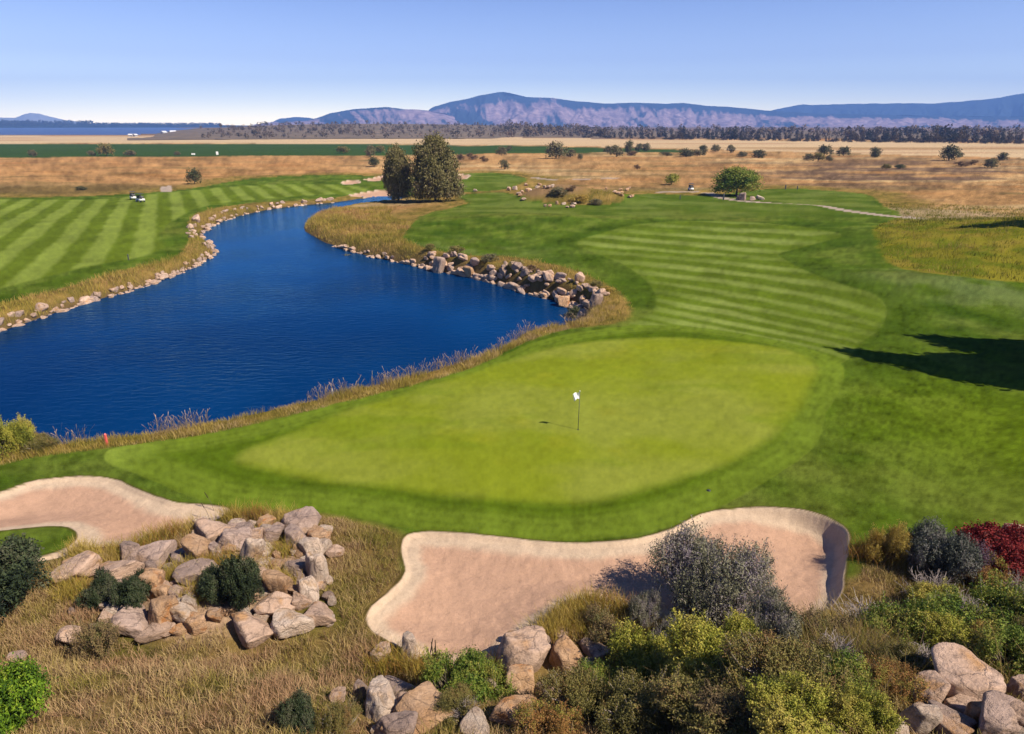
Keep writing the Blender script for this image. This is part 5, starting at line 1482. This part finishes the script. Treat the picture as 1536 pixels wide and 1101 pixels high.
BIGW = tree_meshes(41, [(0, 0, 0.5, 0.42, 0.4, 0.46), (0.28, 0, 0.45, 0.24, 0.3, 0.36), (-0.28, 0, 0.40, 0.24, 0.3, 0.36), (-0.1, 0, 0.72, 0.26, 0.26, 0.24), (0.14, -0.1, 0.66, 0.24, 0.26, 0.26)], 420, 22, 0.055, 'green', 0.5, 0.05)
put_tree(1104, 294, 66, 42, BIGW, "willow_bush", "large rounded green willow bush where the path bends", "bush", None)
MG = "shrubs scattered over the marsh"
LABS = [
    (292, 276, 20, 21, 'darkgreen', "dark green shrub at the back edge of the left fairway"), (122, 285, 14, 6, 'darkgreen', "low dark green shrub in the marsh behind the left fairway's stripes"),
    (1007, 277, 24, 16, 'yellowgreen', "yellow-green shrub left of the path's post and cart"), (757, 254, 15, 14, 'marsh', "dark shrub standing just behind the far turf's right tip"),
    (561, 250, 17, 13, 'darkgreen', "dark green shrub left of the slimmer tree, nearest of its trio"), (556, 236, 16, 17, 'marsh', "taller green shrub of the trio left of the slimmer tree"),
    (570, 229, 15, 10, 'olive', "rounded shrub behind the taller green one of the trio"), (515, 230, 18, 10, 'olive', "light olive shrub on the edge of the green field left of the trio"),
    (160, 234, 19, 17, 'olive', "largest olive shrub standing against the green field at left"), (138, 234, 11, 8, 'marsh', "small shrub just left of the largest olive one by the green field"),
    (195, 234, 15, 8, 'marsh', "low shrub right of the largest olive one by the green field"), (50, 235, 13, 10, 'marsh', "shrub at far left against the green field"), (266, 233, 8, 6, 'marsh', "tiny dark shrub left of the white box by the green field"),
    (691, 240, 14, 9, 'marsh_brown', "brown shrub right of the broader tree, first of a brown row of three"), (708, 240, 15, 10, 'marsh_brown', "dark brown shrub in the middle of the brown row right of the broader tree"),
    (726, 243, 13, 9, 'marsh_brown', "brown shrub at the right end of the brown row"), (752, 233, 15, 12, 'marsh', "dark shrub above the brown row, at the end of the green field"), (763, 227, 9, 8, 'marsh', "small shrub behind the dark one at the end of the green field"),
    (834, 238, 27, 23, 'marsh', "tall grey-green twin-topped shrub in the middle of the marsh"), (856, 236, 13, 12, 'marsh', "smaller shrub close right of the twin-topped one"), (870, 239, 9, 8, 'marsh', "tiny shrub right again of the twin-topped one"),
    (924, 235, 20, 16, 'marsh', "grey-green shrub below the far golden field's left part"), (911, 230, 11, 10, 'marsh', "grey shrub touching the grey-green one's left"), (943, 230, 13, 19, 'darkgreen', "dark upright shrub poking up against the golden field"),
    (948, 234, 15, 8, 'marsh_brown', "brown low shrub at the foot of the dark upright one"), (958, 227, 13, 11, 'marsh', "left one of two grey bushes against the golden field"), (970, 227, 13, 11, 'marsh', "right one of two grey bushes against the golden field"),
    (1029, 235, 22, 12, 'darkgreen', "long dark shrub in the row before the golden field"), (1046, 234, 18, 9, 'marsh', "grey shrub in the row right of the long dark one"), (1054, 232, 13, 14, 'darkgreen', "round dark bush rising behind the row"),
    (1073, 228, 13, 10, 'marsh', "greyish bush against the golden field right of the round dark one"), (1096, 229, 13, 11, 'marsh', "pale round bush nearest the dark field line"), (1113, 235, 16, 7, 'marsh', "low shrub between the pale bush and the wide dark one"),
    (1138, 237, 20, 12, 'darkgreen', "wide dark shrub closing the row at its right"), (956, 254, 10, 7, 'marsh_brown', "lone small brown shrub on the open orange marsh"), (1000, 234, 18, 6, 'marsh', "low grey scrub left of the long dark shrub"),
    (1236, 234, 19, 15, 'darkgreen', "dark round bush against the golden field, top of a cluster of four"), (1227, 242, 16, 12, 'olive', "olive bush below the dark round one in the cluster"), (1212, 241, 13, 10, 'marsh', "grey bush at the left of the cluster"),
    (1243, 242, 11, 8, 'marsh', "small bush at the right of the cluster"), (1265, 234, 17, 13, 'darkgreen', "isolated dark round bush right of the cluster"), (1312, 236, 16, 15, 'darkgreen', "isolated dark bush midway along the golden field"),
    (1423, 241, 27, 21, 'darkgreen', "biggest dark round bush against the right golden field"), (1440, 236, 9, 7, 'marsh', "tiny bush attached to the biggest round bush"), (1350, 253, 16, 6, 'darkgreen', "low dark shrub on the brown marsh at right"),
    (1329, 254, 11, 8, 'olive', "yellowish low shrub left of the low dark one on the brown marsh"), (1442, 250, 19, 8, 'marsh_brown', "left of two low brown shrubs below the biggest round bush"), (1457, 248, 15, 8, 'marsh_brown', "right of two low brown shrubs below the biggest round bush"),
    (1487, 252, 22, 13, 'marsh', "grey-green shrub near the right edge under a flat-topped one"), (1503, 241, 13, 12, 'darkgreen', "flat-topped dark shrub near the right edge"),
    (838, 301, 22, 12, 'marsh', "grey scrub at the foot of the rocky knoll"), (870, 303, 26, 11, 'gold', "bright yellow shrub at the front of the rocky knoll"), (893, 300, 18, 9, 'marsh', "dull shrub right of the bright yellow one on the knoll"), (856, 299, 14, 8, 'marsh_brown', "brown scrub between the grey scrub and the yellow shrub")]
for i, (u, v, w, h, k, lab) in enumerate(LABS): marsh_shrub(u, v, w, h, k, lab, MG, i)
# scrub of the rock bank and lily pads are left to the grass; small dark bushes among the bank boulders
for u, v, w, h, k, lab in [(684, 392, 22, 12, 'olive', "olive bush among the boulders, left part of the rock bank"), (735, 403, 26, 10, 'marsh', "grey-olive bush along the top of the rock bank"), (775, 412, 24, 10, 'olive', "olive bush at the top of the rock bank, middle"),
                           (800, 420, 20, 10, 'marsh_brown', "brown scrub on the rock bank left of the dark bush"), (862, 460, 24, 22, 'darkgreen', "dark bush hanging over the water at the rock bank's right end"), (893, 445, 18, 10, 'olive', "olive bush above the right end of the rock bank"), (912, 455, 20, 10, 'gold', "straw bush at the tip of the rock bank"),
                           (645, 386, 16, 10, 'olive', "small olive bush at the start of the rock bank"), (520, 372, 16, 8, 'marsh', "dark tuft of scrub at the waterline of the spit")]:
    marsh_shrub(u, v, w, h, k, lab, "scrub on the rock bank", level=-1.0)

# ------------------------------------------------------------------ conifers of the far treeline
def pine_proto(seed, key, slim):
    rng = np.random.default_rng(seed); lob = []
    for k in range(9):
        t = 0.12 + 0.86 * k / 8
        r = slim * (1.05 - t) ** 0.75 * rng.uniform(0.75, 1.15) + 0.03
        a = rng.uniform(0, 6.28); o = r * 0.35
        lob.append((math.cos(a) * o, math.sin(a) * o, t * 0.94, r, r, 0.085))
    return tree_meshes(seed, lob, 90, 7, 0.10, key, 0.95, 0.03, 0.02, 4)
PINES = [pine_proto(51, 'pine', 0.34), pine_proto(52, 'pine', 0.42), pine_proto(53, 'pine_brown', 0.38), pine_proto(54, 'pine', 0.5), pine_proto(55, 'pine_brown', 0.46)]
RNDT = [tree_meshes(56, SB, 100, 8, 0.10, 'pine', 0.5, 0.06, 0.03, 4), tree_meshes(57, SB2, 100, 8, 0.10, 'pine_brown', 0.5, 0.06, 0.03, 4)]
rt = random.Random(31)
def front_v(u): return np.interp(u, [860, 900, 1000, 1200, 1400, 1536, 1700], [206.5, 207.5, 209.5, 212.5, 215, 216.5, 219])
PG = "conifers of the treeline behind the golden field"
n_far = 0
def far_tree(u, v, h, w, kind_, label):
    m = rt.choice(PINES) if kind_ == 'pine' else rt.choice(RNDT)
    d = ray(u, v); t = (-1.0 - CAM_H) / min(d[2], -1e-4)
    x, y = d[0] * t, d[1] * t
    zc = y * CP + (CAM_H + 1) * SP; k = zc / F
    e = place_empty("pine_tree" if kind_ == 'pine' else "round_tree", (x, y, -1.3), rt.uniform(0, 6.2), (w * k, w * k, h * k))
    tag(e, label, "tree", PG)
    link("crown", m[0], e); link("trunk", m[1], e)
u = 868.0
while u < 1545:
    fv = front_v(u); tall = np.interp(u, [860, 950, 1050, 1250, 1400, 1536], [11, 15, 17, 19, 25, 22])
    for row_ in range(3):
        if rt.random() < 0.16: continue
        h = tall * rt.uniform(0.45, 1.15) * (1.0 - 0.12 * row_) * float(0.85 + 0.55 * fbm(np.array([u / 34.0]), np.array([0.5 * row_]), 3, 90)[0])
        vv = fv - 0.6 - row_ * 1.8 - rt.uniform(0, 0.8)
        if row_ == 0 and rt.random() < 0.55:
            far_tree(u + rt.uniform(-2, 2), fv, h * rt.uniform(0.42, 0.62), rt.uniform(9, 15), 'round', "dark rounded tree along the front of the treeline behind the golden field")
        else:
            far_tree(u + rt.uniform(-3, 3), vv, h, h * rt.uniform(0.62, 0.95), 'pine', "dark conifer in the treeline behind the golden field")
        n_far += 1
    u += rt.uniform(6.0, 9.5)
far_tree(900, 207.5, 15, 24, 'round', "broad dark round tree at the left end of the treeline")
print("far trees", n_far)

# woodland on the dry hill: reads as one mass
def woodland():
    rng = np.random.default_rng(77); V = []; Fq = []; var = []
    prof_u = [330, 400, 460, 560, 700, 800, 900, 1000, 1200, 1400, 1600]; crest = [190, 187, 186, 185.5, 187, 189.5, 193.5, 196, 196, 196, 197]
    base = 0
    for i in range(1500):
        u = rng.uniform(300, 1600) if i % 3 else rng.uniform(330, 900)
        t = rng.random() ** 0.8
        cv = np.interp(u, prof_u, crest)
        R = 1650 - 700 * (1 - t)
        dx = (u - 768) / F; b = -(cv - 550.5) / F; dy = CP + b * SP; dz = -SP + b * CP; hn = math.hypot(dx, dy)
        crz = CAM_H + dz / hn * 1650
        z0 = -1.2 + (crz + 1.2) * (t ** 1.25)
        h = rng.uniform(3, 9) * (1.3 if u > 760 else 0.85) * (0.6 + 0.8 * rng.random()); r = h * rng.uniform(0.34, 0.55)
        m = 34
        d = rng.normal(size=(m, 3)); d /= np.linalg.norm(d, axis=1)[:, None]
        pos = d * np.array([r, r, h * 0.45]) * rng.uniform(0.6, 1.0, m)[:, None] + np.array([dx / hn * R, dy / hn * R, z0 + h * 0.5])
        v, f = leaf_quads(pos, d, h * 0.26, h * 0.2, rng)
        V.append(v); Fq.append(f + base); base += len(v); var.append(np.repeat(np.clip(rng.normal(0.55, 0.3) + rng.normal(size=m) * 0.1, 0, 1), 4))
    me = np_mesh("woodland", np.concatenate(V), np.concatenate(Fq), LEAF['pine_brown'], smooth=False)
    attr_float(me, "var", np.concatenate(var))
    tag(link("woodland", me), "open juniper woodland covering the low dry hill", None, None, "stuff")
    # trees on the far lake shore
    V = []; Fq = []; var = []; base = 0
    for i in range(700):
        u = rng.uniform(-100, 330); R = rng.uniform(5200, 5450)
        d0 = ray(u, 190); hn = math.hypot(d0[0], d0[1]); h = rng.uniform(14, 24); r = h * 0.5; m = 14
        d = rng.normal(size=(m, 3)); d /= np.linalg.norm(d, axis=1)[:, None]
        pos = d * np.array([r, r, h * 0.45]) + np.array([d0[0] / hn * R, d0[1] / hn * R, 6 + h * 0.5 + 18 * (R - 5200) / 250 * (u < 140)])
        v, f = leaf_quads(pos, d, h * 0.4, h * 0.3, rng)
        V.append(v); Fq.append(f + base); base += len(v); var.append(np.repeat(np.clip(rng.normal(0.3, 0.15) + rng.normal(size=m) * 0.1, 0, 1), 4))
    me = np_mesh("shore_wood", np.concatenate(V), np.concatenate(Fq), LEAF['pine'], smooth=False)
    attr_float(me, "var", np.concatenate(var))
    tag(link("shore_woodland", me), "distant dark woodland along the far shore of the lake", None, None, "stuff")
woodland()

# pines beside the view at right, whose shadows reach across the turf
SHP = [tree_meshes(61, [(0, 0, 0.2 + 0.09 * k, 0.30 * (1.02 - 0.1 * k) + 0.03, 0.30 * (1.02 - 0.1 * k) + 0.03, 0.07) for k in range(9)], 420, 20, 0.06, 'pine', 0.96, 0.03, 0.022, 6)]
def side_pine(x, y, h, w, label):
    e = place_empty("pine_tree", (x, y, float(ground_z(x, y)[0]) - 0.1), x, (w, w, h)); tag(e, label, "tree", "pines beside the view at right")
    link("crown", SHP[0][0], e); link("trunk", SHP[0][1], e)
def shade_pine(u, v, h, w, label, up=0.0):
    """a pine whose top's shadow falls where (u, v) is seen"""
    tx, ty, tz = P(u, v); k = (h + up) / math.tan(SUN_EL)
    side_pine(tx + k * SUN_AZ[0] / n_, ty + k * SUN_AZ[1] / n_, h, w, label)
shade_pine(1268, 527, 16.0, 10.0, "tall pine just outside the view beside the green, casting the long turf shadow")
shade_pine(1392, 508, 14.0, 10.5, "second pine outside the view, behind the first by the green")
shade_pine(1405, 536, 12.5, 12.0, "third, lower pine outside the view, nearest of the pines by the green")
shade_pine(1440, 520, 14.0, 13.0, "fourth pine outside the view, between the others by the green")
shade_pine(1470, 552, 12.0, 12.0, "fifth pine outside the view, broad and low beside the green")
shade_pine(1430, 342, 16.0, 12.0, "pine outside the view on the fescue mound, casting the mound's shadow", 2)
shade_pine(1480, 334, 15.0, 12.0, "second pine outside the view on the fescue mound", 2)
# ------------------------------------------------------------------ small built things
def bm_mesh(name, bm, mat, smooth=False):
    me = bpy.data.meshes.new(name); bm.to_mesh(me); bm.free()
    for p in me.polygons: p.use_smooth = smooth
    me.materials.append(mat); return me
def add_box(bm, c, s, rot=None, bevel=0.0):
    r = bmesh.ops.create_cube(bm, size=1.0); vs = r['verts']
    for v in vs: v.co = Vector((v.co.x * s[0], v.co.y * s[1], v.co.z * s[2]))
    if bevel > 0:
        es = list({e for v in vs for e in v.link_edges})
        rb = bmesh.ops.bevel(bm, geom=es, offset=bevel, segments=2, affect='EDGES', profile=0.5)
        vs = list({v for f in rb['faces'] for v in f.verts} | {v for v in vs if v.is_valid})
    if rot is not None:
        for v in vs: v.co = rot @ v.co
    for v in vs: v.co += Vector(c)
def add_cyl(bm, a, b, r, seg=10, r2=None):
    a, b = Vector(a), Vector(b); d = b - a
    q = d.to_track_quat('Z', 'Y').to_matrix()
    res = bmesh.ops.create_cone(bm, segments=seg, cap_ends=True, cap_tris=False, radius1=r, radius2=r if r2 is None else r2, depth=d.length)
    for v in res['verts']: v.co = q @ v.co + (a + b) / 2
def prism(bm, prof, y0, y1):
    """profile in x, z pushed along y"""
    va = [bm.verts.new((x, y0, z)) for x, z in prof]; vb = [bm.verts.new((x, y1, z)) for x, z in prof]
    n = len(prof)
    bm.faces.new(va); bm.faces.new(vb[::-1])
    for i in range(n): bm.faces.new((va[i], vb[i], vb[(i + 1) % n], va[(i + 1) % n]))
    bmesh.ops.recalc_face_normals(bm, faces=bm.faces)

# flagstick on the green
x, y, z = P(867, 644.5); z = float(ground_z(x, y)[0])
fs = place_empty("flagstick", (x, y, z)); tag(fs, "thin flagstick with a curled white flag standing on the putting green", "flag")
bm = bmesh.new(); add_cyl(bm, (0, 0, -0.1), (0.03, 0, 2.2), 0.017, 10, 0.013); link("pole", bm_mesh("pole", bm, M_DARKMET, True), fs)
bm = bmesh.new(); bmesh.ops.create_uvsphere(bm, u_segments=10, v_segments=8, radius=0.03)
for v in bm.verts: v.co += Vector((0.03, 0, 2.22))
link("finial", bm_mesh("finial", bm, M_WHITE, True), fs)
nu, nv = 22, 14; vv = []
for j in range(nv + 1):
    for i in range(nu + 1):
        s, t = i / nu, j / nv
        # cloth hanging and curling to the left of the pole
        X = -0.38 * s * (1 - 0.25 * t * s); Y = 0.09 * math.sin(5.2 * s + 1.3 * t) * (0.3 + s) + 0.05 * math.sin(3 * t)
        Zc = 2.18 - 0.40 * t * (1 - 0.10 * s) - 0.13 * s - 0.05 * math.sin(6 * s + 2 * t)
        vv.append((X + 0.03, Y, Zc))
a = np.array([(j * (nu + 1) + i) for j in range(nv) for i in range(nu)])
fl = np_mesh("flag", vv, np.stack([a, a + 1, a + nu + 2, a + nu + 1], 1), M_FLAG)
fo = link("flag", fl, fs); so = fo.modifiers.new("thickness", 'SOLIDIFY'); so.thickness = 0.004
bm = bmesh.new(); add_cyl(bm, (0, 0, -0.12), (0, 0, 0.004), 0.058, 18); link("hole_cup", bm_mesh("hole_cup", bm, M_BLACK), fs)

# golf carts
def cart_meshes():
    M = {}
    bm = bmesh.new()
    prism(bm, [(-1.15, 0.30), (-1.18, 0.75), (-0.95, 0.82), (-0.25, 0.80), (-0.18, 0.36), (0.45, 0.34), (0.52, 0.78), (0.62, 0.86), (1.10, 0.66), (1.20, 0.45), (1.16, 0.28)], -0.56, 0.56)
    bmesh.ops.bevel(bm, geom=list(bm.edges), offset=0.04, segments=2, affect='EDGES'); M['body'] = bm_mesh("body", bm, M_CREAM, True)
    bm = bmesh.new(); add_box(bm, (-0.42, 0, 0.87), (0.5, 1.04, 0.14), bevel=0.04); M['seat'] = bm_mesh("seat", bm, M_SEAT, True)
    bm = bmesh.new(); add_box(bm, (-0.72, 0, 1.12), (0.12, 1.0, 0.42), Matrix.Rotation(-0.2, 3, 'Y'), 0.04); M['backrest'] = bm_mesh("backrest", bm, M_SEAT, True)
    bm = bmesh.new(); add_box(bm, (-0.1, 0, 1.86), (1.85, 1.16, 0.07), bevel=0.03); M['canopy'] = bm_mesh("canopy", bm, M_BLACK, True)
    bm = bmesh.new()
    for sy in (-0.5, 0.5):
        add_cyl(bm, (0.62, sy, 0.82), (0.42, sy, 1.84), 0.02, 8); add_cyl(bm, (-0.95, sy, 0.80), (-0.85, sy, 1.84), 0.02, 8)
    M['frame'] = bm_mesh("frame", bm, M_BLACK, True)
    bm = bmesh.new(); add_box(bm, (0.54, 0, 1.22), (0.015, 0.98, 0.62), Matrix.Rotation(-0.19, 3, 'Y')); M['windscreen'] = bm_mesh("windscreen", bm, M_WINDOW)
    bm = bmesh.new()
    for k in range(18):
        p, q = 2 * math.pi * k / 18, 2 * math.pi * (k + 1) / 18
        R3 = Matrix.Rotation(-0.9, 3, 'Y'); f3 = lambda t: R3 @ Vector((math.cos(t) * 0.17, math.sin(t) * 0.17, 0)) + Vector((0.28, 0.25, 1.03))
        add_cyl(bm, f3(p), f3(q), 0.015, 6)
    add_cyl(bm, (0.28, 0.25, 1.03), (0.55, 0.25, 0.75), 0.018, 6); M['steering_wheel'] = bm_mesh("steering_wheel", bm, M_BLACK, True)
    bm = bmesh.new(); add_cyl(bm, (-1.05, 0.25, 0.75), (-1.18, 0.25, 1.5), 0.13, 12, 0.15); add_cyl(bm, (-1.17, 0.23, 1.45), (-1.22, 0.20, 1.72), 0.02, 6); add_cyl(bm, (-1.15, 0.30, 1.45), (-1.20, 0.33, 1.70), 0.02, 6)
    M['golf_bag'] = bm_mesh("golf_bag", bm, M_DARKMET, True)
    bm = bmesh.new(); add_cyl(bm, (0, -0.09, 0), (0, 0.09, 0), 0.23, 20); M['tyre'] = bm_mesh("tyre", bm, M_BLACK, True)
    bm = bmesh.new(); add_cyl(bm, (0, -0.096, 0), (0, 0.096, 0), 0.12, 14); M['rim'] = bm_mesh("rim", bm, M_WHITE, True)
    bm = bmesh.new(); add_box(bm, (1.13, 0, 0.60), (0.06, 0.14, 0.08), bevel=0.015); M['headlight'] = bm_mesh("headlight", bm, M_WHITE, True)
    return M
CM = cart_meshes()
def cart(u, v, rz, label, bag=True):
    x, y, z = P(u, v); z = float(ground_z(x, y)[0])
    e = place_empty("golf_cart", (x, y, z), rz); tag(e, label, "golf cart", "golf carts")
    for k in ('body', 'seat', 'backrest', 'canopy', 'frame', 'windscreen', 'steering_wheel') + (('golf_bag',) if bag else ()): link(k, CM[k], e)
    for wx in (0.78, -0.72):
        for wy in (-0.5, 0.5):
            w = link("wheel", CM['tyre'], e, (wx, wy, 0.23)); link("rim", CM['rim'], w)
    for wy in (-0.36, 0.36): link("headlight", CM['headlight'], e, (0, wy, 0))
    return e
cart(211, 303, 2.5, "golf cart standing nearer on the striped left fairway")
cart(200, 299.5, 2.2, "golf cart half hidden behind the nearer one on the left fairway")
cart(1036, 286, 1.5, "golf cart seen from behind on the path left of the big willow bush")

# stakes, posts
def stake(u, v, h, r, mat, name, label, cap=None):
    x, y, z = P(u, v); z = float(ground_z(x, y)[0])
    bm = bmesh.new(); add_box(bm, (0, 0, h / 2 - 0.1), (r * 2, r * 2, h + 0.2), bevel=r * 0.3)
    add_cyl(bm, (0, 0, h), (0, 0, h + r * 1.4), r * 1.3, 4, r * 0.1)
    o = link(name, bm_mesh(name, bm, mat), loc=(x, y, z)); tag(o, label, "stake" if "stake" in name else "post")
    return o
stake(161, 668, 0.62, 0.05, M_REDP, "hazard_stake", "red hazard stake in the straw grass of the near bank")
stake(499, 592, 0.5, 0.035, M_WHITE, "marker_stake", "pale marker stake in the grass of the near bank")
stake(1085, 300, 1.3, 0.16, M_DARKMET, "post", "dark wooden post beside the path below the big willow bush")
stake(1020, 299, 0.9, 0.10, M_DARKMET, "post", "thin dark post on the turf left of the path's bend")
stake(193, 390, 0.7, 0.06, M_DARKMET, "post", "tiny dark post on the near edge of the left fairway")
stake(1178, 284, 1.0, 0.14, M_DARKMET, "post", "dark stub post at the back of the far tee, left")
stake(1196, 284, 0.8, 0.12, M_DARKMET, "post", "dark stub post at the back of the far tee, right")
x, y, z = P(1063, 736); z = float(ground_z(x, y)[0])
bm = bmesh.new(); add_cyl(bm, (0, 0, -0.05), (0, 0, 0.02), 0.09, 16); add_cyl(bm, (0, 0, 0.02), (0, 0, 0.03), 0.05, 12)
tag(link("sprinkler_head", bm_mesh("sprinkler_head", bm, M_BLACK, True), loc=(x, y, z)), "small dark sprinkler cap on the apron right of the green", "sprinkler")

# white boxes by the green field and far farm buildings
def at_plain(u, v):
    d = ray(u, v); t = (-1.0 - CAM_H) / d[2]; return d[0] * t, d[1] * t
def field_box(u, v, L, H, label):
    x, y = at_plain(u, v); e = place_empty("equipment_box", (x, y, -1.05), 0.3); tag(e, label, "box")
    bm = bmesh.new(); add_box(bm, (0, 0, H / 2), (L, L * 0.6, H), bevel=0.05); link("casing", bm_mesh("casing", bm, M_WHITE), e)
    bm = bmesh.new(); add_box(bm, (0, 0, H + 0.06), (L * 1.08, L * 0.68, 0.12), bevel=0.03); link("lid", bm_mesh("lid", bm, M_ROOFM), e)
    bm = bmesh.new(); add_box(bm, (0, -L * 0.3 - 0.02, H * 0.45), (L * 0.4, 0.04, H * 0.7)); link("door", bm_mesh("door", bm, M_CREAM), e)
field_box(290, 232, 1.9, 0.75, "low white equipment box at the near edge of the green field")
field_box(326, 232, 1.2, 1.7, "upright white equipment box at the near edge of the green field")
def house(u, v, L, W, H, rz, label):
    x, y = at_plain(u, v); e = place_empty("farm_building", (x, y, -1.2), rz); tag(e, label, "building", "farm buildings by the lake")
    bm = bmesh.new(); prism(bm, [(-W / 2, 0), (-W / 2, H), (0, H + W * 0.32), (W / 2, H), (W / 2, 0)], -L / 2, L / 2); link("wall", bm_mesh("wall", bm, M_WALLM), e)
    bm = bmesh.new()
    for s in (-1, 1):
        prism(bm, [(s * (W / 2 + 0.5), H - 0.25), (s * (W / 2 + 0.5), H + 0.05), (0, H + W * 0.32 + 0.35), (0, H + W * 0.32 + 0.05)], -L / 2 - 0.5, L / 2 + 0.5)
    link("roof", bm_mesh("roof", bm, M_ROOFM), e)
    for k in range(3):
        bm = bmesh.new(); add_box(bm, (W / 2 + 0.03, -L / 3 + k * L / 3, H * 0.55), (0.06, 1.2, 1.4)); link("window", bm_mesh("window", bm, M_WINDOW), e)
    bm = bmesh.new(); add_box(bm, (0, -L / 2 - 0.03, 1.1), (1.2, 0.06, 2.2)); link("door", bm_mesh("door", bm, M_WINDOW), e)
house(246, 201, 9, 7, 3.2, -0.4, "pale-roofed farm building at the lake's end, left of two")
house(260, 200.5, 10, 8, 3.4, -1.2, "pale-roofed farm building at the lake's end, right of two")
house(196, 204.5, 5, 4, 2.2, -1.3, "small white shed by the far golden field, left of two")
house(203, 204.5, 6, 4, 2.2, -0.2, "small white shed by the far golden field, right of two")
